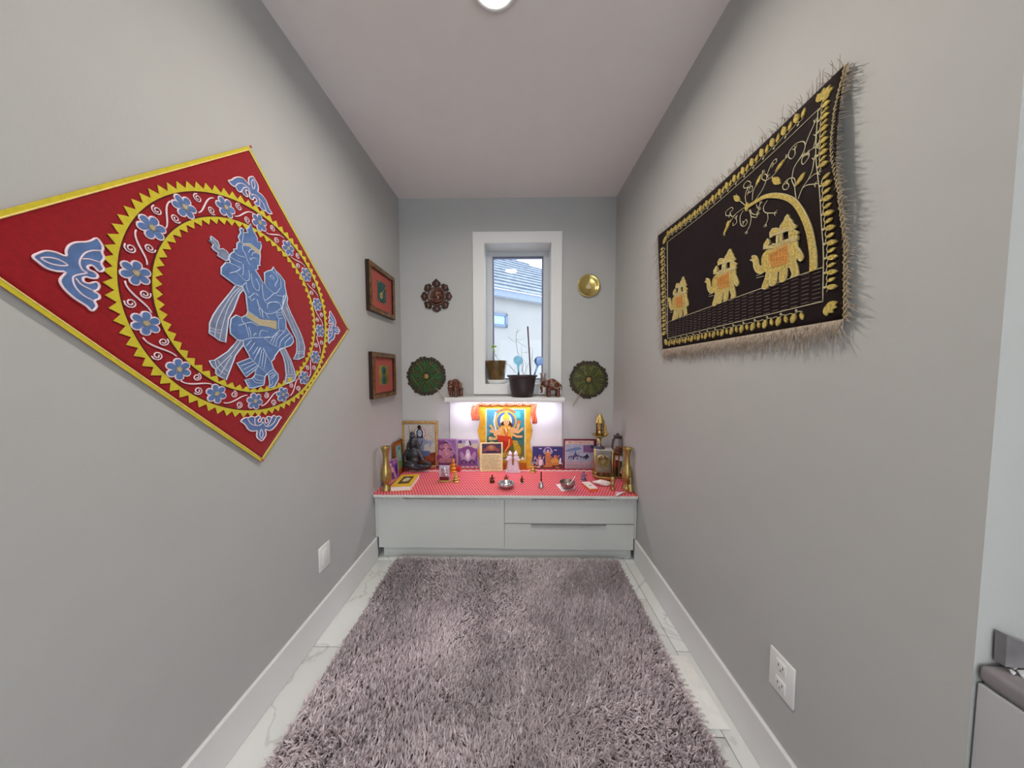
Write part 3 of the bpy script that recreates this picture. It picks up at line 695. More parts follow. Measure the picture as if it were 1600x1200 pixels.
pullm = M('brushed_steel', (205, 205, 203), .35, .6, var=.05)
darkm = M('slot_black', (26, 24, 26), .7)  # plain black for the outlet slots
def front(nm, x0, x1, z0, z1, px0, px1):
    nd = .007; o = MB().prism([(x0, CABY, z0), (x1, CABY, z0), (x1, CABY, z1), (px1, CABY, z1), (px1, CABY, z1-nd), (px0, CABY, z1-nd), (px0, CABY, z1), (x0, CABY, z1)], (0, .02, 0)).build(nm, cabm, cab, world=True); z1 -= nd
    b = MB(); b.box((px0, CABY-.006, z1-.001), (px1, CABY+.016, z1+.0016)); b.box((px0, CABY-.008, z1-.008), (px1, CABY-.006, z1+.0016)); b.build('edge_pull', pullm, o, world=True)
front('flap_door', CL, midx-.0015, zb, zt-.004, X_(631, 781), X_(746, 781))
front('drawer', midx+.0015, CR, zg+.003, zt-.004, X_(830, 781), X_(947, 781))
front('drawer', midx+.0015, CR, zb-.004, zg-.003, X_(830, 821), X_(947, 821))
# ------------------------------------------------------------------ altar cloth with lace
def cloth_mat():
    mt = bpy.data.materials.new('red_brocade'); mt.use_nodes = True; t = mt.node_tree; bs = t.nodes['Principled BSDF']
    g = t.nodes.new('ShaderNodeNewGeometry'); sep = t.nodes.new('ShaderNodeSeparateXYZ'); t.links.new(g.outputs['Position'], sep.inputs[0])
    def math(op, a, b=None, v=None):
        n = t.nodes.new('ShaderNodeMath'); n.operation = op
        for i, x in enumerate((a, b)):
            if x is None: continue
            if isinstance(x, (int, float)): n.inputs[i].default_value = x
            else: t.links.new(x, n.inputs[i])
        return n.outputs[0]
    fx = math('MULTIPLY', sep.outputs[0], 50.0); fy = math('MULTIPLY', sep.outputs[1], 50.0)
    zig = math('PINGPONG', math('FLOOR', fy), 1.0)
    cx = math('SUBTRACT', math('FRACT', math('ADD', fx, math('MULTIPLY', zig, .5))), .5); cyy = math('SUBTRACT', math('FRACT', fy), .5)
    ax = math('ADD', math('MULTIPLY', cx, .9), math('MULTIPLY', cyy, math('SUBTRACT', math('MULTIPLY', zig, 1.2), .6)))
    d = math('ADD', math('POWER', math('MULTIPLY', ax, 1.0), 2.0), math('MULTIPLY', math('POWER', cyy, 2.0), .55))
    msk = math('LESS_THAN', d, .040)
    nz = t.nodes.new('ShaderNodeTexNoise'); nz.inputs['Scale'].default_value = 5; t.links.new(g.outputs['Position'], nz.inputs['Vector'])
    rp = t.nodes.new('ShaderNodeValToRGB'); rp.color_ramp.elements[0].position = .35; rp.color_ramp.elements[1].position = .68
    rp.color_ramp.elements[0].color = (*lin((204, 16, 28)), 1); rp.color_ramp.elements[1].color = (*lin((206, 18, 62)), 1); t.links.new(nz.outputs['Fac'], rp.inputs['Fac'])
    mx = t.nodes.new('ShaderNodeMixRGB'); t.links.new(msk, mx.inputs[0]); t.links.new(rp.outputs[0], mx.inputs[1]); mx.inputs[2].default_value = (*lin((250, 200, 204)), 1)
    t.links.new(mx.outputs[0], bs.inputs['Base Color']); bs.inputs['Roughness'].default_value = .5; bs.inputs['Sheen Weight'].default_value = .15
    bp = t.nodes.new('ShaderNodeBump'); bp.inputs['Strength'].default_value = .6; bp.inputs['Distance'].default_value = .002; t.links.new(msk, bp.inputs['Height']); t.links.new(bp.outputs[0], bs.inputs['Normal'])
    return mt
brocade = cloth_mat()
redc = fabric_mat('plain_red_cloth', (206, 30, 36), bump=.3, scale=300)
lacem = M('white_lace', (222, 218, 212), .8, var=.08, scale=120, bump=.6, bscale=300)
acl = thing('altar_cloth', 'red brocade altar cloth with white lace edging on the cabinet', 'cloth', ((XL+XR)/2, 2.14, TZ))
MB().bevbox((XL+.006, CABY-.020, TZ-.0015), (XR-.006, D-.004, TZ+.0008), .0006).build('base_cloth', redc, acl, world=True)
BKY = 2.326                                     # where the brocade ends at the back
b = MB(); nx, ny = 90, 20; vs = []; fs = []
x0, x1 = X_(600, 760, 2.0)-.03, XR-.02
def clz(x, y): return TZ+.0022+.0011*(noise.noise(Vector((x*14, y*14, 2)))+1)
for i in range(nx+1):
    for j in range(ny+1):
        x = x0+(x1-x0)*i/nx; bk = BKY+.008*noise.noise(Vector((x*9, 0, 4)))+.012*max(0, -x-.3)*-3
        y = CABY-.021+(bk-CABY+.021)*j/ny; vs.append((x, y, clz(x, y)))
for i in range(nx):
    for j in range(ny): a = i*(ny+1)+j; fs.append((a, a+ny+1, a+ny+2, a+1))
b.add(vs, fs, 0, True); b.build('brocade', brocade, acl, world=True)
# rear lace edge (ruffled)
b = MB(); pts = []
for i in range(160):
    x = x0+.10+(x1-x0-.16)*i/159; pts.append((x, BKY+.008*noise.noise(Vector((x*9, 0, 4)))+.012*max(0, -x-.3)*-3+.002*sin(i*2.1), TZ+.006+.003*sin(i*1.3)))
b.tube(pts, .0045, 5); b.build('rear_lace', lacem, acl, world=True)
# front lace band with scallops and hanging loops
b = MB(); n = 220; xs = [XL+.008+(XR-XL-.016)*i/n for i in range(n+1)]; vs = []; fs = []
for i, x in enumerate(xs):
    lo = TZ-.017-.004*abs(sin(i*.9))+.004*noise.noise(Vector((x*7, 1, 1)))
    yy = CABY-.0225-.0025*noise.noise(Vector((x*10, 3, 1)))
    for z in (TZ+.0015, TZ-.008, lo): vs.append((x, yy-(.002 if z < TZ else 0), z))
for i in range(n):
    for k in range(2): a = i*3+k; fs.append((a, a+1, a+4, a+3))
b.add(vs, fs, 0, True); lo_ = b.build('lace_band', lacem, acl, world=True); lo_.modifiers.new('thick', 'SOLIDIFY').thickness = .0015
b = MB()
for i in range(150): b.ell((XL+.012+(XR-XL-.024)*i/149, CABY-.026, TZ+.001+.001*sin(i*2.2)), .0032, 6, 4)
b.build('pearl_edging', lacem, acl, world=True)['kind'] = 'stuff'
for i in range(62):
    x = XL+.02+(XR-XL-.04)*(i+.5*random.random())/62; b = MB(); r = .0065*(.8+.5*random.random()); zc = TZ-.022-r*1.2-.006*random.random()
    b.tube([(x+r*.6*sin(2*pi*k/10), CABY-.027, zc+r*1.4*cos(2*pi*k/10)) for k in range(10)], .0010, 4, closed=True); b.build('lace_loop', lacem, acl, world=True)
TT = TZ+.0046                                    # standing height on the brocade
# height of the bare base cloth at the very back
pz = TZ+.0012
# ------------------------------------------------------------------ shelf with light strip and white panel under the window
SY = 2.20
sx0, sx1 = atY(694.5, 625, SY).x, atY(882.5, 625, SY).x; sz1 = atY(800, 621.5, SY).z; sz0 = atY(800, 628.3, SY).z
shelf = thing('window_shelf', 'white shelf under the window with a light strip beneath', 'shelf', ((sx0+sx1)/2, SY+.1, sz0))
MB().bevbox((sx0, SY, sz0), (sx1, D-.019, sz1), .002).build('board', trimm, shelf, world=True)
ledm = M('led_violet_white', (238, 228, 255), .4, emit=4.0, var=.004)
MB().bevbox((sx0+.05, SY+.085, sz0-.007), (sx1-.05, SY+.100, sz0-.001), .002).build('led_strip', ledm, shelf, world=True)
area('shelf_led_light', ((sx0+sx1)/2, SY+.092, sz0-.009), sx1-sx0-.1, 2.1, (.90, .84, 1.0), 'RECTANGLE', .012)
px0, px1 = atY(703, 680, D-.015).x, atY(878.5, 680, D-.015).x
pn = MB().bevbox((px0, D-.008, pz+.001), (px1, D-.001, sz0-.001), .002).build('back_panel', M('white_panel', (232, 231, 233), .5, var=.01), base=((px0+px1)/2, D, pz))
tag(pn, 'white upright panel between the shelf and the altar', 'panel')

# ------------------------------------------------------------------ back wall: medallion, plate, feather fans
woodm = M('dark_carved_wood', (74, 40, 27), .32, var=.45, scale=60, bump=.5, bscale=120, coat=.3, c2=(108, 64, 42))
wood2 = M('dark_wood_edge', (44, 27, 22), .4, var=.3, scale=60)
c = atY(682.5, 463.5, D); k_ = 1/ (F/ (D+.03)); R0 = 24*k_
med = thing('carved_medallion', 'dark carved wooden medallion with eight petals on the back wall', 'wall ornament', (c.x, D, c.z))
def BW(x, z, o): return Vector((c.x+x, D-o, c.z+z))
b = MB(); b.lathe([(.0005, .012), (R0*.48, .013), (R0*.54, .019), (R0*.60, .012), (R0*.62, .002)], 36, BW(0, 0, 0), Matrix(((1, 0, 0), (0, 0, -1), (0, 1, 0)))); b.build('disc', woodm, med, world=True)
for k in range(8):
    a = k*pi/4+pi/2; pt = [(.50, -.12), (.60, -.13), (.70, -.27), (.86, -.26), (1.0 if k else 1.10, 0), (.86, .26), (.70, .27), (.60, .13), (.50, .12)]
    P = [BW((x*cos(a)-y*sin(a))*R0, (x*sin(a)+y*cos(a))*R0, .002) for x, y in pt]
    b = MB(); b.prism(P, (0, -.012, 0)); o = b.build('petal', wood2, med, world=True)
    b = MB(); b.ell(BW(.80*R0*cos(a), .80*R0*sin(a), .013), (R0*.12, .004, R0*.15), 10, 6); b.build('boss', woodm, o, world=True)
fig = blob('seated_figure', [('e', BW(0, -R0*.12, .016), (R0*.22, .010, R0*.24)), ('e', BW(0, R0*.18, .018), (R0*.16, .010, R0*.17)), ('e', BW(0, R0*.34, .016), (R0*.10, .008, R0*.12)), ('e', BW(-R0*.2, R0*.2, .015), (R0*.10, .005, R0*.13)), ('e', BW(R0*.2, R0*.2, .015), (R0*.10, .005, R0*.13)),
   ('t', [BW(0, R0*.14, .024), BW(0, 0, .028), BW(R0*.08, -R0*.12, .028)], [R0*.06, R0*.05, R0*.04]), ('t', [BW(-R0*.2, R0*.02, .016), BW(-R0*.34, -R0*.05, .018), BW(-R0*.30, R0*.10, .018)], R0*.06), ('t', [BW(R0*.2, R0*.02, .016), BW(R0*.34, -R0*.05, .018), BW(R0*.30, R0*.10, .018)], R0*.06),
   ('t', [BW(-R0*.38, -R0*.26, .018), BW(0, -R0*.36, .022), BW(R0*.38, -R0*.26, .018)], R0*.09)], .0022, woodm, med)
fig.data.transform(Matrix.Translation(-Vector(med.location)))
# brass plate
c = atY(919.5, 447, D); brassm = M('polished_brass', (214, 192, 118), .20, .92, var=.06, scale=30, coat=.2)
brass2 = M('aged_brass', (180, 154, 92), .34, .85, var=.15, scale=40, c2=(198, 172, 110))
r = 16.8*k_; ry = Matrix(((1, 0, 0), (0, 0, -1), (0, 1, 0)))
pt_o = thing('brass_plate', 'round polished brass plate on the wall right of the window', 'wall plate', (c.x, D, c.z))
MB().lathe([(.0005, .004), (r*.62, .004), (r*.72, .009), (r*.80, .014), (r*.96, .020), (r, .019), (r, .012), (r*.8, .001), (r*.7, 0)], 48, c, ry).build('dish', brassm, pt_o, world=True)
b = MB(); P = [c+Vector((x*r, -.005, z*r)) for x, z in ((-.16, -.28), (.14, -.28), (.22, -.12), (.14, .06), (.04, .14), (0, .36), (-.06, .14), (-.17, .04), (-.22, -.12))]
b.prism(P, (0, -.004, 0)); b.build('emblem', M('pale_brass', (222, 204, 160), .35, .7), pt_o, world=True)
# peacock feather fans
def fan(u, v, rpx, label, seed, stem_uv, green, sprig):
    rnd = random.Random(seed); c = atY(u, v, D); R = rpx*k_
    t = thing('feather_fan', label, 'feather fan', (c.x, D, c.z), group='peacock feather fans')
    gm = M('feather_green_%d' % seed, green, .42, .25, var=.45, scale=60, c2=tuple(min(255, int(x*1.5)) for x in green))
    rimm = M('feather_rim_brown', (62, 52, 34), .6, var=.4, scale=80); eyem = M('feather_eye_dark', (14, 14, 24), .4); rach = M('feather_quill', (158, 150, 96), .5); olive = M('feather_olive', (62, 62, 24), .55, .1, var=.3, scale=80)
    def P(r_, a, o): return Vector((c.x+r_*cos(a), D-o, c.z+r_*sin(a)))
    n = 34
    def blade(r0, r1, a, w, o, th=.0015, tip=.5):
        u_ = Vector((cos(a), 0, sin(a))); s_ = Vector((-sin(a), 0, cos(a))); q = []
        for rr, ww in ((r0, .25), (r0+(r1-r0)*.55, .9), (r0+(r1-r0)*.85, 1.0), (r1, tip)): q.append((rr, ww*w))
        pts = [Vector((c.x, D-o, c.z))+u_*a_+s_*b_ for a_, b_ in q]+[Vector((c.x, D-o, c.z))+u_*a_-s_*b_ for a_, b_ in q[::-1]]
        return pts
    for i in range(n):
        a = 2*pi*i/n+rnd.uniform(-.03, .03); r1 = R*rnd.uniform(.95, 1.03)
        b = MB(); b.prism(blade(R*.10, r1, a, R*.125, .003+.002*(i % 2)), (0, -.0014, 0)); o = b.build('feather', rimm, t, world=True)
        b = MB(); b.prism(blade(R*.10, R*rnd.uniform(.74, .80), a, R*.10, .0064+.002*(i % 2), tip=.7), (0, -.0012, 0)); b.build('green_barbs', olive if (i*7+seed) % 4 == 0 else gm, o, world=True)
        b = MB(); b.ell(P(R*.885, a, .0066+.002*(i % 2)), (R*.040, .0012, R*.040), 8, 4); b.build('eye_spot', eyem, o, world=True)
        b = MB(); b.tube([P(R*.12, a, .0085+.002*(i % 2)), P(R*.80, a+.02, .0085+.002*(i % 2))], .0007, 3); b.build('quill', rach, o, world=True)
    MB().lathe([(.0005, .014), (R*.10, .013), (R*.14, .008), (R*.15, .003)], 20, c, ry).build('hub', M('fan_hub_gold', (150, 126, 66), .5, .3, var=.2), t, world=True)
    MB().lathe([(R*.15, .004), (R*.17, .0125), (R*.20, .0125), (R*.22, .004)], 20, c, ry).build('hub_ring', M('fan_hub_ring', (36, 34, 40), .5), t, world=True)
    e = atY(*stem_uv[1], D-.012); s0 = atY(*stem_uv[0], D-.015); MB().tube([s0, e], .0032, 6).build('handle', M('pale_bamboo', (176, 158, 122), .5), t, world=True)
    for (p, q) in sprig:
        p3, q3 = atY(*p, D-.0145), atY(*q, D-.0145); MB().tube([p3, q3], .0011, 4).build('loose_quill', M('bright_quill', (150, 168, 96), .5), t, world=True)
KF = crop(630, 540, 12)
fan(666.5, 588, 30.5, 'deep green peacock feather fan on the wall left of the shelf', 3, ((681, 606), (694, 624)), (22, 66, 36), [KF('380,760 680,490'), KF('490,320 650,480'), KF('150,560 310,780'), KF('250,320 360,480'), KF('350,710 460,660')])
fan(919.5, 593, 29.5, 'olive green peacock feather fan on the wall right of the shelf', 5, ((909, 609), (895, 634)), (66, 74, 26), [])

# ------------------------------------------------------------------ left wall: two small shadow-box frames
frm = M('mottled_brown_frame', (92, 54, 22), .35, var=.55, scale=45, c2=(136, 98, 40), coat=.3); frs = M('dark_frame_edge', (42, 22, 20), .4, var=.2)
pinkm = M('coral_mat_board', (172, 84, 76), .75, var=.05); teal = M('teal_enamel', (38, 84, 82), .4, var=.2, scale=50)
def wallframe(px, label, design):
    P = [atX(u, v, XL+.030) for u, v in px]      # tl, tr, br, bl of the front face
    y0 = (P[0].y+P[3].y)/2; y1 = (P[1].y+P[2].y)/2; z1 = (P[0].z+P[1].z)/2; z0 = (P[2].z+P[3].z)/2
    t = thing('picture_frame', label, 'framed picture', (XL, (y0+y1)/2, z0), group='small frames on the left wall'); w = .034
    f0 = XL+.002
    for (a0, a1, c0, c1) in ((y0, y1, z0, z0+w), (y0, y1, z1-w, z1), (y0, y0+w, z0+w, z1-w), (y1-w, y1, z0+w, z1-w)):
        b = MB(); b.box((f0, a0, c0), (XL+.026, a1, c1)); b.build('frame_side', frs, t, world=True)
        b = MB(); q = .002; b.box((XL+.0262, a0+q, c0+q), (XL+.030, a1-q, c1-q)); b.build('veneer', frm, t, world=True)
    MB().box((XL+.004, y0+w, z0+w), (XL+.016, y1-w, z1-w)).build('mat_board', pinkm, t, world=True)
    yc, zc = (y0+y1)/2, (z0+z1)/2; h = (z1-z0)
    def B(ya, yb, za, zb, m, th, nm): MB().bevbox((XL+.0162, yc+ya*h, zc+za*h), (XL+.0162+th, yc+yb*h, zc+zb*h), .001).build(nm, m, t, world=True)
    if design == 0:
        B(-.20, .18, -.22, .22, teal, .003, 'enamel_tile')
        b = MB(); b.lathe([(.0005, .008), (.05*h, .007), (.075*h, .002)], 16, (XL+.019, yc-.06*h, zc-.08*h), Matrix(((0, 0, 1), (0, 1, 0), (-1, 0, 0)))); b.build('brass_drum', brassm, t, world=True)
        b = MB(); b.tube([(XL+.022, yc-.06*h, zc-.06*h), (XL+.022, yc+.12*h, zc+.13*h)], .0028, 6); b.ell((XL+.022, yc+.12*h, zc+.13*h), .006, 8, 6); b.build('brass_neck', brassm, t, world=True)
        for (ya, za) in ((-.14, .20), (-.14, -.2), (.11, -.22)): b = MB(); b.ell((XL+.019, yc+ya*h, zc+za*h), (.003, .005, .006), 8, 6); b.build('corner_stud', brassm, t, world=True)
    else:
        B(-.22, .22, -.22, .22, M('gold_leaf_card', (150, 138, 70), .5, .3, var=.2), .002, 'gold_card')
        for zz in (.10, -.11):
            b = MB(); b.lathe([(.0005, .005), (.08*h, .0045), (.10*h, 0)], 12, (XL+.0182, yc-.01*h, zc+zz*h), Matrix(((0, 0, 1), (0, 1, 0), (-1, 0, 0)))); b.build('enamel_disc', teal, t, world=True)
        B(-.13, .13, -.012, .010, brassm, .004, 'brass_bar')
wallframe(((577.5, 407), (617, 433), (618, 498.5), (578.5, 486)), 'brown frame with brass lute on a teal tile, upper of two on the left wall', 0)
wallframe(((582, 548.5), (618.5, 554.5), (619.5, 617), (584, 624)), 'brown frame with two teal discs on coral, lower of two on the left wall', 1)
# ------------------------------------------------------------------ outlets
platem = M('white_plastic_plate', (232, 232, 230), .35, var=.005)
t = thing('wall_outlet', 'white wall outlet plate on the right wall above the baseboard', 'outlet', (XR, .838, .312))
MB().bevbox((XR-.006, .798, .310), (XR, .878, .436), .002).build('cover_plate', platem, t, world=True)
for zc in (.345, .401):
    o = MB().bevbox((XR-.0085, .822, zc-.018), (XR-.004, .854, zc+.018), .0015).build('socket', platem, t, world=True)
    for (dy, dz, h) in ((-.007, .003, .009), (.007, .003, .009), (0, -.010, .005)): MB().box((XR-.0088, .838+dy-.0011, zc+dz-h/2), (XR-.0083, .838+dy+.0011, zc+dz+h/2)).build('slot', darkm, o, world=True)
t = thing('wall_plate', 'white blank rocker plate on the left wall near the cabinet', 'outlet', (XL, 1.376, .312))
MB().bevbox((XL, 1.336, .310), (XL+.006, 1.416, .433), .002).build('cover_plate', platem, t, world=True)
MB().bevbox((XL+.004, 1.359, .336), (XL+.0075, 1.393, .406), .001).build('rocker', platem, t, world=True)
# floor register beside the rug
q0 = atZ(1061, 1024, .006); q1 = atZ(1131, 1139, .006)
t = thing('floor_register', 'narrow white floor register beside the right edge of the rug', 'floor vent', (q0.x, (q0.y+q1.y)/2, 0))
rx0, rx1 = q0.x-.06, q0.x+.035
MB().bevbox((rx0, q1.y, 0), (rx1, q0.y, .006), .002).build('plate', M('white_enamel', (238, 238, 234), .35), t, world=True)
for k in range(12):
    yy = q1.y+.02+(q0.y-q1.y-.04)*k/11; MB().box((rx0+.006, yy-.004, .0058), (rx0+.030, yy+.004, .0066)).build('slot', M('register_slot', (205, 205, 200), .5), t, world=True)
# ------------------------------------------------------------------ flat prints built from thin coloured shapes
def flat_print(shapes, w, h, y0):
    """returns (MB, materials); shapes in unit coordinates of the picture, x right, y up; y0 is the print's front plane (towards -y)"""
    mb = MB(); mats = []; step = .00022
    for i, s in enumerate(shapes):
        col = s[-1]; m_ = ink(col)
        if m_ not in mats: mats.append(m_)
        mi = mats.index(m_); y = y0-step*i
        def P(x, z): return ((x-.5)*w, y, z*h)
        if s[0] == 'r': pts = [(s[1], s[2]), (s[3], s[2]), (s[3], s[4]), (s[1], s[4])]
        elif s[0] == 'e':
            a = radians(s[5]) if len(s) > 6 else 0; asp = h/w
            pts = []
            for k in range(18):
                t = 2*pi*k/18; x, z = s[3]*cos(t), s[4]*sin(t); pts.append((s[1]+x*cos(a)-z*sin(a)*asp, s[2]+x*sin(a)/asp+z*cos(a)))
        elif s[0] == 'p': pts = s[1]
        elif s[0] == 'l':
            pp = [Vector(((x-.5)*w, z*h)) for x, z in s[1]]; hw = s[2]/2*w
            pieces = []
            for a, c in zip(pp[:-1], pp[1:]):
                d = (c-a).normalized(); n = Vector((-d.y, d.x))*hw; pieces.append([a-n, c-n, c+n, a+n])
            for a in (pp if s[2] >= .04 else pp[1:-1]): pieces.append([a+Vector((hw*cos(2*pi*g/10), hw*sin(2*pi*g/10))) for g in range(10)])
            for j, pc in enumerate(pieces): mb.add([(q.x, y-step*.8*j/len(pieces), q.y) for q in pc], [tuple(range(len(pc)))], mi)
            continue
        area_ = sum(pts[k][0]*pts[(k+1) % len(pts)][1]-pts[(k+1) % len(pts)][0]*pts[k][1] for k in range(len(pts)))
        if area_ < 0: pts = pts[::-1]
        mb.add([P(*q) for q in pts], [tuple(range(len(pts)))], mi)
    return mb, mats
def picture(name, label, pos, w, h, yaw=0, lean=0, th=.008, shapes=(), frame=None, fw=.0, fm=None, outline=None, group=None, cat='picture'):
    t = thing(name, label, cat, pos, group=group); t.rotation_euler = (-lean, 0, yaw)
    if outline: MB().prism([((x-.5)*w, th/2, z*h) for x, z in outline], (0, -th, 0)).build('board', frame, t)
    else: MB().bevbox((-w/2, -th/2, 0), (w/2, th/2, h), .001).build('board', frame or ink('6a4a3a'), t)
    if fw:
        for (a0, a1, c0, c1) in ((-w/2, w/2, 0, fw), (-w/2, w/2, h-fw, h), (-w/2, -w/2+fw, fw, h-fw), (w/2-fw, w/2, fw, h-fw)):
            MB().bevbox((a0, -th/2-.006, c0), (a1, -th/2+.001, c1), .0015).build('frame_side', fm, t)
    mb, mats = flat_print(shapes, w, h, -th/2-.0006); mb.build('print', mats, t); return t
def spot(u, vb, z=None):
    q = atZ(u, vb, z if z is not None else TT); return q
def hgt(u, vt, pos): return atY(u, vt, pos.y).z-pos.z
def pxm(pos): return (pos-O).dot(FW)/F              # metres per photo pixel at pos
def wallspan(u0, u1, Y, v=710): return atY(u0, v, Y).x, atY(u1, v, Y).x
def standpic(name, label, u0, u1, vt, Y, z0, **k):
    x0, x1 = wallspan(u0, u1, Y); h = atY((u0+u1)/2, vt, Y).z-z0
    return picture(name, label, Vector(((x0+x1)/2, Y, z0)), x1-x0, h, **k)
# 1 large framed print of the blue-grey meditating figure
oval = lambda cx, cy, rx, ry, c: ('e', cx, cy, rx, ry, c)
goldfr = M('carved_gold_frame', (176, 124, 62), .45, .35, var=.45, scale=120, bump=.9, bscale=160, c2=(214, 176, 112))
standpic('framed_print', 'large gold-framed print of a blue seated ascetic on a grey ground', 628.5, 685, 657.5, 2.388, TT, th=.010, lean=.0, frame=ink('8a7a66'), fw=.024, fm=goldfr, shapes=[
 ('r', .08, .05, .92, .95, 'b6b0a8'), ('p', [(.08, .05), (.92, .05), (.92, .34), (.7, .30), (.5, .25), (.08, .28)], '6a2c20'), oval(.75, .2, .14, .08, '92482e'), oval(.6, .15, .1, .05, 'a45c3c'), oval(.84, .28, .07, .05, '7c3420'),
 oval(.5, .74, .16, .13, '9a3428'), oval(.5, .74, .145, .118, 'c8c2bc'), ('p', [(.41, .63), (.41, .78), (.46, .84), (.54, .84), (.59, .78), (.59, .63)], '2a252c'), oval(.49, .87, .05, .04, '16141a'), oval(.5, .74, .062, .075, '99a2bc'),
 ('p', [(.32, .60), (.44, .64), (.56, .64), (.68, .60), (.86, .57), (.84, .51), (.70, .52), (.62, .50), (.60, .36), (.36, .36), (.34, .48)], '7f869e'), ('p', [(.66, .60), (.86, .58), (.80, .45), (.76, .42), (.76, .52)], '8d94ac'),
 ('e', .60, .30, .20, .065, 12, '5c6488'), ('e', .42, .30, .2, .06, -8, '6b7292'), ('l', [(.40, .60), (.48, .50), (.52, .48), (.58, .60)], .02, '4a3a30'), oval(.47, .75, .012, .008, '16141a'), oval(.53, .75, .012, .008, '16141a'), ('l', [(.2, .9), (.24, .66), (.22, .5)], .01, '5a4a40'), ('l', [(.7, .72), (.82, .66), (.9, .55)], .008, '7a6a5c')])
# 2 pink-violet prints
standpic('purple_print', 'purple print of a seated round-bellied deity beside the gold frame', 680.5, 714, 685.5, 2.381, pz, th=.006, frame=ink('a878a0'), shapes=[
 ('r', .04, .03, .96, .97, '74416e'), ('p', [(.1, .97), (.96, .97), (.96, .4), (.7, .8), (.4, .9)], '8b6496'), ('l', [(.5, .95), (.75, .8), (.92, .5)], .04, 'b08ab4'), ('l', [(.35, .95), (.7, .72), (.88, .35)], .03, '54305c'),
 oval(.5, .84, .10, .06, '2e1c34'), oval(.5, .76, .13, .10, 'b07890'), oval(.5, .50, .24, .18, 'b0788c'), ('l', [(.5, .72), (.46, .58), (.54, .48), (.60, .50)], .07, 'c08c9c'), oval(.30, .74, .10, .07, 'a06a88'), oval(.70, .74, .10, .07, 'a06a88'),
 ('e', .30, .28, .24, .08, -12, 'a8707c'), ('e', .70, .28, .24, .08, 12, 'a8707c'), ('p', [(.06, .4), (.24, .62), (.28, .42), (.1, .22)], '8a3470'), oval(.22, .55, .06, .10, 'b484a4'), oval(.78, .52, .07, .12, '9c789c'), ('r', .04, .03, .96, .10, '6a3060')])
standpic('purple_print', 'purple print of a white-domed shrine and figure beside the tall yellow picture', 714.8, 747.5, 686.5, 2.384, pz, th=.006, frame=ink('b090b0'), shapes=[
 ('r', .04, .03, .96, .97, '8a6490'), ('r', .04, .70, .96, .90, 'c4b4a4'), ('r', .04, .86, .96, .97, 'a898b4'), ('p', [(.36, .80), (.42, .95), (.52, .97), (.6, .92), (.66, .80)], 'd0d0dc'), ('p', [(.54, .98), (.62, .94), (.68, .80), (.60, .80)], '30264a'), oval(.14, .92, .1, .05, '4c4678'),
 ('p', [(.04, .62), (.3, .74), (.5, .78), (.72, .74), (.96, .60), (.96, .10), (.04, .10)], '7c4c84'), ('p', [(.36, .4), (.42, .62), (.5, .68), (.58, .62), (.66, .4), (.55, .26), (.46, .26)], 'c6b2c8'), oval(.5, .45, .07, .10, 'e0d4dc'), ('e', .26, .4, .10, .2, 20, 'a886ac'), ('e', .76, .4, .10, .2, -20, 'a886ac'), ('l', [(.2, .2), (.3, .3), (.42, .2)], .06, '3c2c58'), ('l', [(.58, .2), (.7, .3), (.82, .2)], .06, '3c2c58'), ('r', .04, .03, .96, .09, 'd8b4b8'), ('r', .12, .04, .20, .075, '9c3434'), ('r', .34, .04, .42, .075, '9c3434'), ('r', .56, .04, .64, .075, '9c3434'), ('r', .78, .04, .86, .075, '9c3434')])
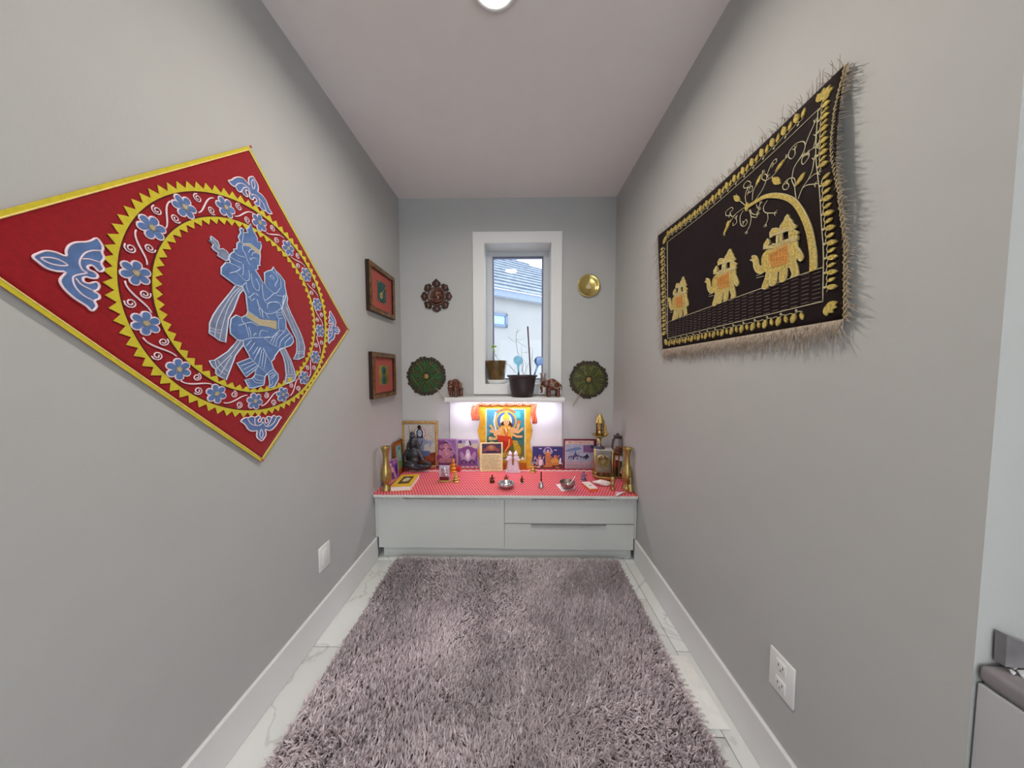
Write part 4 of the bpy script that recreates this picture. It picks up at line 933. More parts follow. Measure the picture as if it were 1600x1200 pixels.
# 3 tall yellow deity picture with wavy edge
wav = []
for k in range(13): z = k/12; wav.append((.02+.025*sin(z*19)*(1 if 0 < k < 12 else 0), z))
wav = [(x, z) for x, z in wav]; wav = wav+[(1-.02-.025*sin(z*17+1)*(1 if 0 < z < 1 else 0), z) for x, z in wav[::-1]]
goldcl = M('golden_yellow_card', (214, 152, 28), .5, var=.16, scale=14, c2=(226, 176, 44))
durga = standpic('deity_picture', 'tall golden picture of a many-armed goddess in red hanging under the shelf', 747, 831.5, 630, 2.380, pz, th=.008, lean=.0, frame=goldcl, outline=wav, shapes=[
 ('r', .14, .14, .88, .92, 'cfc890'), ('r', .165, .155, .855, .905, '3c6a66'), ('p', [(.165, .155), (.855, .155), (.855, .36), (.6, .42), (.4, .42), (.165, .36)], '6a6a34'), ('p', [(.165, .905), (.42, .905), (.36, .6), (.165, .5)], '4c8fa4'), ('p', [(.855, .905), (.64, .905), (.72, .6), (.855, .55)], '3a8a94'), ('r', .68, .78, .78, .88, '57b0b4'),
 oval(.52, .73, .20, .165, 'c2a040'), oval(.52, .73, .165, .14, '4a6a9c'), oval(.52, .73, .11, .11, 'e2d8b0'), ('l', [(.34, .86), (.42, .90), (.52, .915), (.62, .90), (.70, .86)], .03, 'b86a34'),
 ('l', [(.33, .86), (.30, .72), (.33, .60), (.42, .54)], .03, 'd8d0b8'), ('p', [(.44, .60), (.42, .70), (.48, .74), (.58, .74), (.64, .68), (.62, .58)], '4c2a1c'), oval(.52, .78, .06, .045, 'dcb428'), ('p', [(.46, .77), (.50, .86), (.52, .87), (.55, .86), (.585, .77)], 'e0c03c'), oval(.525, .715, .05, .055, 'e0ae74'), oval(.507, .722, .008, .006, '2a1a14'), oval(.543, .722, .008, .006, '2a1a14'), ('l', [(.51, .69), (.54, .69)], .01, 'a83028'),
 ('p', [(.42, .66), (.5, .67), (.6, .66), (.66, .56), (.62, .46), (.42, .46), (.4, .56)], 'd6a038'), ('l', [(.43, .62), (.34, .56), (.24, .58)], .05, 'd8a46c'), ('l', [(.43, .58), (.32, .52), (.26, .64)], .045, 'd8a46c'), ('l', [(.42, .54), (.32, .46), (.22, .48)], .045, 'd8a46c'), ('l', [(.62, .62), (.72, .60), (.76, .70)], .05, 'd8a46c'), ('l', [(.62, .58), (.74, .56), (.82, .62)], .045, 'd8a46c'), ('l', [(.62, .54), (.72, .50), (.80, .50)], .045, 'd8a46c'), ('l', [(.5, .52), (.44, .46), (.40, .50)], .04, 'd8a46c'), oval(.24, .46, .045, .022, 'c8b078'), oval(.26, .41, .045, .02, 'b09858'), oval(.76, .72, .03, .025, 'c86a3c'), oval(.24, .66, .025, .02, 'd0b050'),
 ('p', [(.36, .52), (.60, .50), (.66, .42), (.56, .30), (.50, .26), (.44, .40), (.36, .44)], 'c23a1e'), ('p', [(.44, .44), (.58, .42), (.56, .28), (.50, .25)], 'b02a18'), ('l', [(.58, .46), (.57, .36), (.50, .27)], .018, 'e0b040'), ('l', [(.50, .64), (.54, .56), (.58, .64)], .018, 'e8dcb0'), ('l', [(.48, .62), (.52, .48), (.56, .62)], .014, 'c83a30'),
 ('p', [(.64, .44), (.72, .44), (.80, .30), (.78, .22), (.68, .24)], 'b8982c'), ('p', [(.54, .28), (.70, .26), (.80, .18), (.70, .165), (.54, .18)], 'a08a4c'), ('p', [(.38, .24), (.50, .24), (.48, .165), (.36, .165)], '8a7c3c'), oval(.50, .22, .06, .04, 'b8963c'), ('p', [(.82, .20), (.87, .15), (.78, .15)], 'e6e0c0'), ('r', .1, .0, .9, .1, 'b0601c')])
# garland over its top
orm = M('orange_red_chiffon', (222, 88, 56), .6, var=.25, scale=60, bump=.8, bscale=90, c2=(236, 124, 84)); tins = M('white_tinsel', (244, 236, 226), .3, .2, var=.1, scale=200)
g = thing('garland_cloth', 'orange chiffon garland with white tinsel draped over the golden picture', 'garland', durga.location+Vector((0, -.02, .5)))
gy = 2.356
def gp(u, v, o=0): return atY(u, v, gy-o)
b = MB(); pts = [gp(742+ (834-742)*i/40, 632+1.0*sin(i*1.1), .004*sin(i*2.3)) for i in range(41)]; b.tube(pts, [.010+.003*sin(i*1.7) for i in range(41)], 7); b.build('swag', orm, g, world=True)
for (u0, u1, v1, sd) in ((736.5, 748, 656.5, 1), (830.5, 838.5, 662, 2)):
    b = MB(); n = 12; mlen = 8; vs = []; fs = []
    for i in range(n+1):
        for j in range(mlen+1):
            vv = 631+(v1-631+1.5*sin(i*2.1))*j/mlen; uu = u0+(u1-u0)*i/n+1.0*sin(j*.8+sd); vs.append(gp(uu, vv, .006+.006*sin(i*.8+j*.7+sd)))
    for i in range(n):
        for j in range(mlen): a = i*(mlen+1)+j; fs.append((a, a+1, a+mlen+2, a+mlen+1))
    b.add(vs, fs, 0, True); o = b.build('hanging_end', orm, g, world=True); o.modifiers.new('thick', 'SOLIDIFY').thickness = .002
b = MB()
for i in range(70): b.ell(gp(737+100*i/69, 629.6+1.2*sin(i*2.7)+(4*max(0, 1-i/8) if i < 8 else 0), .014+.003*sin(i*1.3)), (.0045, .003, .0042+.002*sin(i*3.1)), 6, 4)
b.build('tinsel', tins, g, world=True)['kind'] = 'stuff'
# 4 prayer card
q = spot(767.5, 737.0); q.y = 2.305; q.z = TT
lines_ = [('l', [(.10, .56-.042*k), (.90-.12*((k*5) % 3 == 0), .56-.042*k)], .012, '8a7c60') for k in range(12)]
picture('prayer_card', 'cream prayer card with a small dark picture above lines of text', q, 36*pxm(q), 45*pxm(q)*1.0, yaw=.05, lean=.12, th=.003, frame=ink('e0cf9c'), cat='card', shapes=[
 ('r', .02, .02, .98, .98, 'e0cf9e'), ('r', .10, .62, .94, .96, '543848'), oval(.5, .80, .22, .10, '9a5a44'), oval(.5, .84, .10, .07, 'b07a58'), oval(.28, .74, .12, .06, '8a4a4c'), oval(.74, .74, .12, .06, '8a4a4c'), ('p', [(.2, .66), (.8, .66), (.7, .71), (.3, .71)], '2c2444'), oval(.2, .88, .09, .05, '40385c'), oval(.82, .88, .09, .05, '40385c')]+lines_)
# 5 three-deity print and the chariot print
standpic('blue_print', 'landscape print of three seated deities on deep blue, beside the golden picture', 831.5, 880.5, 697, 2.384, pz, th=.006, frame=ink('8a7078'), shapes=[
 ('r', .02, .03, .98, .97, '3c3c74'), ('p', [(.02, .03), (.98, .03), (.98, .22), (.6, .16), (.4, .16), (.02, .25)], '6e3c3c'), oval(.5, .82, .13, .14, 'b0a4c8'), oval(.5, .82, .09, .10, '5a4a8c'), oval(.5, .78, .04, .07, 'd8b890'), ('p', [(.42, .72), (.58, .72), (.60, .2), (.66, .08), (.34, .08), (.42, .2)], 'c07848'), ('l', [(.42, .66), (.36, .74), (.38, .86)], .02, 'd8b8a0'), ('l', [(.58, .66), (.64, .74), (.62, .86)], .02, 'd8b8a0'),
 oval(.24, .50, .05, .08, 'd8a890'), ('p', [(.14, .44), (.34, .44), (.38, .18), (.10, .18)], 'b88a9c'), ('p', [(.22, .42), (.32, .40), (.30, .16), (.22, .14)], 'e8d8dc'), ('l', [(.14, .44), (.08, .56)], .025, 'd8a890'), ('l', [(.34, .44), (.38, .56)], .025, 'd8a890'), oval(.24, .58, .045, .05, 'a8603c'),
 oval(.74, .54, .06, .08, 'c87858'), oval(.72, .36, .13, .14, 'd09a48'), ('e', .72, .22, .15, .06, 0, 'c08038'), ('l', [(.82, .5), (.86, .62)], .025, 'd08870'), ('l', [(.63, .46), (.60, .56)], .025, 'd08870'), ('p', [(.84, .24), (.88, .48), (.92, .5), (.92, .3), (.97, .22)], 'e8dce4'), ('p', [(.04, .26), (.10, .48), (.06, .5), (.08, .3), (.16, .26)], 'e0d4e0'), oval(.2, .1, .07, .03, 'e0cfd0'), oval(.8, .08, .08, .03, 'c09060'), oval(.26, .9, .05, .02, 'd8d0e0'), oval(.74, .84, .05, .02, 'd8d0e0')])
glyph = []
rg = random.Random(4)
xx = .14
for wl in (4, 2, 3, 5, 4, 3):
    glyph.append(('l', [(xx, .915), (xx+.026*wl, .915)], .007, 'a84038'))
    for k in range(wl): x0_ = xx+.026*k+.006; glyph += [('l', [(x0_+.010, .915), (x0_+.010, .868)], .007, 'a84038'), ('l', [(x0_+.010, .893), (x0_-.002+.018*rg.random(), .875+.02*rg.random())], .006, 'a84038')]
    xx += .026*wl+.022
text2 = [('l', [(.08, .17-.045*k), (.88, .17-.045*k)], .010, '9a6470') for k in range(3)]
standpic('chariot_print', 'grey print of a horse chariot with red heading, right of the white panel', 880.5, 931.5, 686, 2.382, pz, th=.008, frame=ink('6a1c2c'), fw=.0, shapes=[
 ('r', .04, .02, .92, .95, 'b8a8b4'), ('r', .06, .84, .90, .94, 'd4bcae'), ('r', .06, .24, .90, .82, 'a4a8bc'), ('p', [(.06, .64), (.3, .72), (.5, .74), (.56, .68), (.3, .60), (.06, .58)], '7484ac'), ('r', .60, .56, .97, .80, '7c5684'), ('p', [(.80, .80), (.97, .80), (.97, .68), (.84, .70)], '343e66'), ('l', [(.06, .25), (.90, .25)], .010, 'c8a8a8'), ('l', [(.06, .22), (.90, .22)], .010, 'c07078'),
 ('l', [(.14, .40), (.24, .44), (.34, .42), (.44, .46), (.54, .42), (.64, .40), (.76, .38)], .035, '50506c'), ('p', [(.28, .42), (.34, .54), (.36, .66), (.38, .54), (.46, .42)], '4c5478'), oval(.30, .37, .03, .035, '20203c'), oval(.42, .36, .025, .03, '50506c'), ('p', [(.58, .40), (.66, .46), (.72, .52), (.78, .40), (.74, .38), (.70, .42), (.64, .38)], '20203a'), oval(.68, .36, .028, .03, '20203c'), ('l', [(.18, .42), (.14, .34)], .014, '40405c'), ('l', [(.24, .42), (.22, .32)], .014, '40405c'), ('l', [(.52, .42), (.52, .33)], .014, '40405c'), ('l', [(.60, .40), (.60, .32)], .014, '40405c'), ('l', [(.28, .52), (.22, .58)], .010, '606080'), ('l', [(.44, .50), (.5, .58)], .010, '606080')]+glyph+text2)
# 6 orange framed picture and small violet print along the left wall
q = Vector((XL+.030, 2.235, TT))
picture('orange_framed_picture', 'orange wooden framed green picture leaning by the left wall', q, .150, atY(615, 688, 2.25).z-TT, yaw=1.5708, lean=.05, th=.010, frame=M('orange_brown_wood', (152, 76, 24), .45, var=.4, scale=40, c2=(186, 108, 36)), fw=.004, fm=M('dark_wood_strip', (74, 38, 22), .4), shapes=[
 ('r', .24, .16, .88, .86, '6a9c94'), ('p', [(.24, .16), (.88, .16), (.88, .36), (.24, .44)], '5c8450'), oval(.62, .60, .12, .12, '7cb0a4'), oval(.60, .76, .06, .05, '24407c'), oval(.56, .30, .16, .09, '4c7c4c'), ('l', [(.34, .2), (.5, .5), (.62, .7)], .05, 'c89448')])
q = spot(610, 754.5); q.x = XL+.062; q.z = TT
picture('violet_print', 'small violet print leaning between the left brass vase and the yellow book', q, .120, atY(606, 719, q.y).z-TT, yaw=1.25, lean=.12, th=.005, frame=ink('b08090'), shapes=[
 ('r', .03, .03, .97, .97, '7a4a84'), ('r', .03, .03, .97, .16, 'c88470'), oval(.32, .80, .16, .10, 'c49ab0'), oval(.42, .58, .2, .12, 'cc94a8'), oval(.70, .86, .12, .07, '8c64a0'), ('l', [(.25, .48), (.3, .2)], .10, 'c48c98'), ('l', [(.6, .5), (.66, .22)], .10, 'c48c98'), ('p', [(.7, .7), (.94, .8), (.9, .3), (.72, .4)], '40205c'), ('l', [(.4, .44), (.5, .2)], .06, '40205c')])
# ------------------------------------------------------------------ dark statue of the meditating ascetic
resin = M('dark_grey_resin', (48, 47, 52), .34, var=.25, scale=40, bump=.4, bscale=160, coat=.25)
sx = atY(653, 735, 2.30); k = pxm(Vector((sx.x, 2.30, .5))); S = k*10.4    # about 10 photo pixels
st = thing('ascetic_statue', 'dark grey statue of a cross-legged ascetic before the gold frame', 'statue', (sx.x, 2.318, TT+.002))
def sp_(x, z, y=0.): return Vector((x*S-(.55*S if z >= 1.3 else 0), -y*S*.62, z*S))
parts = [('e', sp_(0, .40, .2), (1.9*S, .62*S, .36*S)), ('e', sp_(-1.1, .85, .5), (1.05*S, .55*S, .42*S), (0, 8, 0)), ('e', sp_(1.0, .75, .5), (1.15*S, .55*S, .40*S), (0, -10, 0)), ('t', [sp_(-1.7, .75, .5), sp_(-.4, .62, .85), sp_(.6, .55, .85)], [.42*S, .36*S, .26*S]), ('t', [sp_(1.8, .65, .4), sp_(.5, .85, .75), sp_(-.4, .85, .8)], [.42*S, .36*S, .26*S]),
 ('e', sp_(-.15, 1.6), (.85*S, .55*S, .85*S)), ('e', sp_(-.2, 2.5), (1.05*S, .55*S, .85*S)), ('e', sp_(-.2, 3.1), (.9*S, .45*S, .4*S)), ('t', [sp_(-.2, 3.2), sp_(-.2, 3.7)], [.36*S, .32*S]), ('e', sp_(-.15, 4.25, .1), (.55*S, .55*S, .68*S)), ('e', sp_(-.2, 4.5, -.1), (.68*S, .55*S, .62*S)), ('t', [sp_(-.75, 4.3, -.05), sp_(-.95, 3.6, -.05), sp_(-1.0, 3.0, 0)], [.34*S, .30*S, .24*S]), ('t', [sp_(.38, 4.2, -.1), sp_(.55, 3.6, -.1), sp_(.6, 3.1, 0)], [.26*S, .24*S, .2*S]),
 ('e', sp_(-.3, 5.2), (.48*S, .42*S, .42*S)), ('e', sp_(-.35, 5.65), (.34*S, .3*S, .26*S)), ('t', [sp_(.45, 3.1), sp_(.95, 2.3, .2), sp_(1.35, 1.6, .6), sp_(1.75, 1.25, .75)], [.36*S, .30*S, .26*S, .24*S]), ('t', [sp_(-1.05, 3.1), sp_(-1.45, 2.2, .2), sp_(-1.3, 1.5, .6), sp_(-.8, 1.15, .8)], [.36*S, .30*S, .26*S, .24*S]), ('e', sp_(1.85, 1.2, .8), (.28*S, .2*S, .22*S)), ('e', sp_(-.1, 4.2, .62), (.12*S, .14*S, .22*S)),
 ('t', [sp_(-.9, 3.2, .3), sp_(-.2, 2.75, .62), sp_(.4, 3.2, .3)], .14*S), ('t', [sp_(-.7, 2.4, .45), sp_(-.2, 2.0, .62), sp_(.3, 2.5, .5)], .12*S)]
so = blob('body', parts, .0032, resin, st, smooth_it=2)
for s_ in (-1, 1):
    b = MB(); b.ell(sp_(-.15+.22*s_, 4.35, .60), (.09*S, .05*S, .05*S), 8, 6); b.build('eye', M('lighter_grey_resin', (86, 84, 90), .3), st)  # eyes in a lighter grey than the body
# ------------------------------------------------------------------ brass vases
vprof = [(.0005, 0), (.112, 0), (.115, .012), (.092, .055), (.060, .11), (.056, .15), (.078, .20), (.105, .26), (.119, .33), (.114, .42), (.094, .51), (.072, .60), (.060, .70), (.062, .80), (.074, .88), (.096, .96), (.107, .995), (.104, 1.0), (.090, .96), (.066, .86), (.052, .72), (.0005, .70)]
for (u, vb, vt, lab) in ((604, 765, 698, 'tall brass vase at the left end of the altar'), (984, 764, 699.5, 'tall brass vase at the right end of the altar')):
    q = spot(u, vb); h = hgt(u, vt, q); ok = max(XL+.06, min(XR-.041, q.x))
    o = MB().lathe([(r_*h, z*h) for r_, z in vprof], 32).build('brass_vase', brass2); o.location = (ok, q.y, TT); tag(o, lab, 'vase', 'tall brass vases')
# ------------------------------------------------------------------ yellow book
pa = [atZ(u, v, TT+.034) for u, v in ((610, 760.5), (641.5, 759), (655.5, 740.5), (627.5, 742))]
bk = thing('yellow_book', 'thick book with yellow cover and white pages at the front left of the altar', 'book', (sum(p.x for p in pa)/4, sum(p.y for p in pa)/4, TT))
ctr_ = Vector((sum(p.x for p in pa)/4, sum(p.y for p in pa)/4, 0))
def sq(p, f): return Vector((ctr_.x+(p.x-ctr_.x)*f, ctr_.y+(p.y-ctr_.y)*f, 0))
pages = M('white_pages', (232, 222, 220), .8, var=.04, scale=200)
MB().prism([sq(p, .985)+Vector((0, 0, TT+.003)) for p in pa], (0, 0, .028)).build('page_block', pages, bk, world=True)
cov = M('yellow_cover', (214, 176, 48), .4, var=.06)
for zz, nm in ((TT, 'back_cover'), (TT+.031, 'front_cover')): MB().prism([sq(p, 1.0)+Vector((0, 0, zz)) for p in pa], (0, 0, .003)).build(nm, cov, bk, world=True)
def inq(s, t, z): a = sq(pa[0], 1).lerp(sq(pa[1], 1), s); c = sq(pa[3], 1).lerp(sq(pa[2], 1), s); v = a.lerp(c, t); v.z = z; return v
b = MB(); b.prism([inq(s, t, TT+.0341) for s, t in ((.22, .2), (.8, .2), (.8, .82), (.22, .82))], (0, 0, .0004)); co_ = b.build('cover_picture', ink('5c4a2c'), bk, world=True)
b = MB(); b.prism([inq(s, t, TT+.0346) for s, t in ((.34, .42), (.5, .36), (.68, .44), (.7, .62), (.5, .7), (.36, .6))], (0, 0, .0003)); b.build('cover_motif', ink('c8b490'), co_, world=True)
# ------------------------------------------------------------------ small figures
gilt = M('gilt_metal', (210, 180, 106), .28, .85, var=.2, scale=90, bump=.4, bscale=300); silv = M('silver_metal', (196, 194, 196), .22, .9, var=.12, scale=80); bronze = M('brown_bronze', (104, 60, 44), .35, .7, var=.3, scale=90)
def idol(name, label, u, vb, vt, mat, wf=.30, z=None, yforce=None, cat='figurine', second=None, grp='small altar figurines'):
    q = spot(u, vb, z); 
    if yforce: q = Vector((atY(u, vb, yforce).x, yforce, z if z is not None else TT))
    h = hgt(u, vt, q); w = h*wf
    t = thing(name, label, cat, q, group=grp)
    MB().lathe([(.0005, 0), (w*1.0, 0), (w*1.02, h*.05), (w*.85, h*.10), (.0005, h*.10)], 20).build('base', second or mat, t)
    blob('body', [('e', (0, 0, h*.22), (w*.85, w*.6, h*.14)), ('e', (0, 0, h*.45), (w*.55, w*.42, h*.22)), ('e', (0, -w*.05, h*.74), (w*.36, w*.34, h*.12)), ('l', [(.0005, h*.80), (w*.30, h*.82), (w*.18, h*.92), (.0005, h*1.0)]), ('t', [(-w*.5, 0, h*.58), (-w*.95, -w*.2, h*.42), (-w*.6, -w*.5, h*.36)], w*.16), ('t', [(w*.5, 0, h*.58), (w*.95, -w*.2, h*.46), (w*.8, -w*.35, h*.62)], w*.16)], max(.0012, h*.022), mat, t, smooth_it=2)
    return t
idol('gold_figurine', 'small gold seated figurine beside the silver plaque', 712.5, 752, 737, gilt, .38)
idol('orange_figurine', 'orange gilded figurine before the purple deity print', 708.5, 737, 716.5, M('orange_gilt', (214, 142, 54), .4, .3, var=.25, scale=120), .30, yforce=2.305)
idol('bronze_figurine', 'dark bronze figurine left behind the steel dish', 769, 753.5, 741, bronze, .34)
idol('bronze_figurine', 'brown bronze figurine directly behind the steel dish', 791, 750.5, 740.5, M('copper_bronze', (150, 78, 54), .35, .6, var=.3, scale=90), .40)
idol('bronze_figurine', 'dark bronze figurine right behind the steel dish', 815.5, 754.5, 742.5, bronze, .26, second=silv)
idol('gold_figurine', 'tiny gold figurine at the right foot of the golden picture', 832.5, 735, 722, gilt, .32, yforce=2.335-.03)
idol('silver_figurine', 'small silver and violet figurine before the brass tray', 912, 750, 735.5, M('violet_silver', (126, 118, 146), .3, .6, var=.35, scale=120), .30)
# red velvet pouch
q = Vector((atY(716.5, 735, 2.312).x, 2.312, TT)); h = .042
o = blob('velvet_pouch', [('e', (0, 0, h*.36), (h*.62, h*.4, h*.36)), ('e', (0, 0, h*.8), (h*.36, h*.3, h*.22))], .003, M('scarlet_velvet', (190, 6, 10), .8, sheen=.4, var=.1)); o.location = q; tag(o, 'small scarlet velvet pouch beside the orange figurine', 'pouch')
# white marble couple
mw = M('white_marble_figure', (222, 206, 218), .35, var=.05)
q = spot(801.5, 738.5); q.y = 2.300; q.x = atY(801.5, 735, q.y).x; q.z = TT; h = hgt(801.5, 704, q); w = h*.29
t = thing('marble_couple', 'white marble statuette of a standing couple before the golden picture', 'figurine', q)
MB().bevbox((-w*1.15, -w*.5, 0), (w*1.15, w*.5, h*.07), .003).build('plinth', mw, t); MB().bevbox((-w*.95, -w*.42, h*.0705), (w*.95, w*.42, h*.12), .003).build('plinth', mw, t)
pp = []
for s_ in (-1, 1):
    c0 = s_*w*.50
    pp += [('l', [(.0005, h*.10), (w*.55, h*.11), (w*.46, h*.3), (w*.36, h*.52), (w*.44, h*.66), (w*.36, h*.74), (.0005, h*.76)], (c0, 0, 0)), ('e', (c0*.9, -w*.05, h*.84), (w*.32, w*.32, h*.10)), ('e', (c0*.95, w*.02, h*.92), (w*.18, w*.18, h*.07)), ('t', [(c0+s_*w*.3, 0, h*.70), (c0+s_*w*.55, -w*.25, h*.56), (c0+s_*w*.2, -w*.4, h*.60)], w*.11)]
pp += [('t', [(-w*.7, -w*.25, h*.66), (-w*1.25, -w*.35, h*.62)], w*.07), ('e', (0, 0, h*.2), (w*.7, w*.3, h*.10))]
blob('figures', pp, .0022, mw, t, smooth_it=2)
# silver plaque on stand
q = spot(694.5, 752); hh = hgt(694.5, 727.5, q); k = pxm(q)
t = thing('silver_plaque', 'small silver relief plaque on a maroon stand at the left of the brocade', 'plaque', q, rotz=-.04)
MB().bevbox((-9.5*k, -.020, 0), (9.5*k, .020, .010), .002).build('stand', M('gilt_stand', (190, 160, 96), .4, .5, var=.15), t)
MB().bevbox((-8*k, -.002, .011), (8*k, .008, hh), .0015).build('slab', M('pale_violet_acrylic', (186, 170, 190), .25, var=.05), t)
MB().bevbox((-7.4*k, -.0045, .011), (7.4*k, -.0022, hh*.30), .001).build('maroon_strip', M('maroon_velvet', (108, 22, 30), .8), t)
blob('relief', [('e', (0, -.004, hh*.58), (4.6*k, .006, 5.5*k)), ('e', (0, -.005, hh*.76), (3*k, .006, 3*k)), ('e', (-3.6*k, -.004, hh*.76), (1.8*k, .004, 2.4*k)), ('e', (3.6*k, -.004, hh*.76), (1.8*k, .004, 2.4*k)), ('t', [(0, -.009, hh*.72), (0, -.011, hh*.58), (1.6*k, -.010, hh*.50)], 1.0*k), ('e', (0, -.004, hh*.42), (6*k, .006, 2.2*k))], .0022, silv, t)
# steel dish, bell, bowl on napkin
steel = M('polished_steel', (196, 192, 196), .2, .9, var=.15, scale=40)
q = spot(791, 761); k = pxm(q); r = 13.2*k
t = thing('steel_dish', 'round steel dish with small compartments at the front of the altar', 'dish', q)
MB().lathe([(.0005, .003), (r*.62, .003), (r*.78, .012), (r*.96, .030), (r, .031), (r*.98, .027), (r*.80, .007), (r*.64, 0), (.0005, 0)], 36).build('dish', steel, t)
for a in range(3): MB().lathe([(.0005, .008), (r*.16, .008), (r*.20, .018), (r*.22, .018), (r*.18, .004), (.0005, .0035)], 16, (r*.40*cos(a*2*pi/3+.5), r*.40*sin(a*2*pi/3+.5), 0)).build('cup', steel, t)
q = spot(845.5, 762); h = hgt(845.5, 737, q); k = pxm(q)
t = thing('hand_bell', 'small steel hand bell with dark handle beside the steel dish', 'bell', q)
MB().lathe([(.0005, .004), (4.8*k, .001), (4.9*k, .004), (4.0*k, h*.16), (3.3*k, h*.30), (1.4*k, h*.38), (.0005, h*.39)], 24).build('bell_cup', steel, t)
MB().lathe([(.0005, h*.36), (1.0*k, h*.38), (1.5*k, h*.5), (.9*k, h*.62), (1.3*k, h*.74), (.9*k, h*.86), (1.6*k, h*.94), (.0005, h)], 14).build('handle', bronze, t)
q = spot(886, 764); k = pxm(q)
o = MB().prism([atZ(u, v, TT+.0004) for u, v in ((868.5, 757), (897, 755), (899, 764), (878, 768))], (0, 0, .0022)).build('paper_napkin', M('white_napkin', (238, 232, 232), .8, var=.03), base=q); tag(o, 'folded white napkin under the small steel bowl', 'napkin')
q = spot(886.5, 762.5, TT+.003); r = 12*k
t = thing('steel_bowl', 'small brown-grey metal bowl on the folded napkin', 'bowl', q)
MB().lathe([(.0005, .003), (r*.5, .004), (r*.8, .022), (r*.97, .044), (r, .046), (r*1.02, .044), (r*.86, .018), (r*.56, 0), (.0005, 0)], 32).build('bowl', M('dull_bronze_steel', (150, 130, 122), .28, .85, var=.2, scale=40), t)
p0 = Vector((0, 0, .010)); p1 = atY(899, 744, q.y)-q
sp_o = thing('white_spoon', 'thin white spoon standing in the small metal bowl', 'spoon', q)
MB().tube([p0+Vector((0, -.006, 0)), p0.lerp(p1, .5)+Vector((0, -.006, 0)), p1], .0032, 8).build('handle', M('white_plastic', (238, 230, 234), .35), sp_o)
MB().ell(p0+Vector((-.006, -.006, .001)), (.010, .007, .003), 12, 6).build('spoon_head', MATS['white_plastic'], sp_o)
# match box, folded cloth shell, scrap
q = spot(922, 762); zt_ = TT+.020
P = [atZ(u, v, zt_) for u, v in ((909, 753.5), (921.5, 764), (934, 763), (921, 752.5))]
t = thing('incense_box', 'small orange box with white lid at the right front of the altar', 'box', Vector((q.x, q.y, TT)))
MB().prism([Vector((p.x, p.y, TT)) for p in P], (0, 0, .018)).build('body', M('orange_card', (222, 96, 50), .6, var=.06), t, world=True)
MB().prism([Vector((p.x, p.y, TT+.0182)) for p in P], (0, 0, .003)).build('lid', M('cream_card', (230, 216, 206), .6, var=.04), t, world=True)
cc_ = sum(P, Vector())/4
MB().bevbox((cc_.x-.004, cc_.y-.012, TT+.0212), (cc_.x+.012, cc_.y-.002, TT+.022), .0003).build('print_mark', ink('50505c'), t, world=True)
q = spot(941, 758)
b = MB(); ax_ = Euler((0, 0, -.16)).to_matrix() @ Matrix(((0, 0, 1), (0, 1, 0), (-.72, 0, 0)))
b.lathe([(.0005, 0), (.006, .006), (.009, .010), (.0075, .015), (.014, .022), (.0125, .029), (.021, .038), (.020, .045), (.028, .056), (.027, .070), (.020, .098), (.011, .124), (.005, .145), (.0005, .152)], 24, (-.07, .012, .0195), ax_)
b.tube([(-.02, -.012, .008), (.02, -.020, .012), (.06, -.012, .010)], [.006, .010, .004], 8)
o = b.build('conch_shell', M('white_conch', (226, 212, 208), .4, var=.08, scale=40, bump=.3, bscale=80)); o.location = q; tag(o, 'white conch shell in front of the brass tray', 'shell')
q = spot(969, 771.5)
b = MB(); b.tube([atZ(963, 774, TT+.008), atZ(969, 770.5, TT+.008), atZ(977, 768.5, TT+.009)], [.006, .007, .004], 8); b.ell(atZ(964.5, 769.8, TT+.006), (.009, .006, .006), 8, 6)
o = b.build('white_clip', M('white_clip_plastic', (240, 228, 232), .3), base=q); tag(o, 'small white plastic clip at the front right edge of the altar', 'clip')
thin = bpy.data.materials.new('thin_clear_glass'); thin.use_nodes = True
t = thin.node_tree; t.nodes.clear(); oo = t.nodes.new('ShaderNodeOutputMaterial'); tr = t.nodes.new('ShaderNodeBsdfTransparent'); g_ = t.nodes.new('ShaderNodeBsdfGlossy'); mx = t.nodes.new('ShaderNodeMixShader'); lw = t.nodes.new('ShaderNodeLayerWeight'); lw.inputs[0].default_value = .35
tr.inputs[0].default_value = (.90, .91, .93, 1); g_.inputs['Roughness'].default_value = .05; t.links.new(lw.outputs['Fresnel'], mx.inputs[0]); t.links.new(tr.outputs[0], mx.inputs[1]); t.links.new(g_.outputs[0], mx.inputs[2]); t.links.new(mx.outputs[0], oo.inputs[0])
# ------------------------------------------------------------------ brass tray with gilt-edged glass box, lamp on top
q = spot(941, 748); q.y = 2.185; q = Vector((atY(943, 740, q.y).x, q.y, TT)); k = pxm(q)
tr_ = thing('brass_tray', 'footed brass tray carrying the gilt glass box', 'tray', q)
trz = atY(943, 744, q.y).z-TT; rr = 17.5*k
MB().lathe([(.0005, trz), (rr*.86, trz), (rr*.9, trz+.010), (rr, trz+.022), (rr*1.02, trz+.020), (rr*.94, trz-.006), (rr*.6, trz-.012), (.0005, trz-.012)], 36).build('bowl', brass2, tr_)
for a in range(4): MB().lathe([(.0005, 0), (.010, .001), (.011, .006), (.006, trz*.5), (.010, trz-.012), (.0005, trz-.010)], 12, (rr*.6*cos(a*pi/2+.8), rr*.6*sin(a*pi/2+.8), 0)).build('foot', brass2, tr_)
bz = TT+trz+.001; bx = atY(942.5, 720, q.y).x; bw = 13.5*k; bh = atY(942.5, 701, q.y).z-bz
clear = M('clear_acrylic', (224, 222, 214), .08, trans=.85, ior=1.2, var=.01)
gb = thing('gilt_glass_box', 'clear box with gilt edges holding a gold emblem on the brass tray', 'display box', (bx, q.y, bz), rotz=-.18)
MB().bevbox((-bw, -bw*.7, 0), (bw, bw*.7, .010), .002).build('base', gilt, gb)
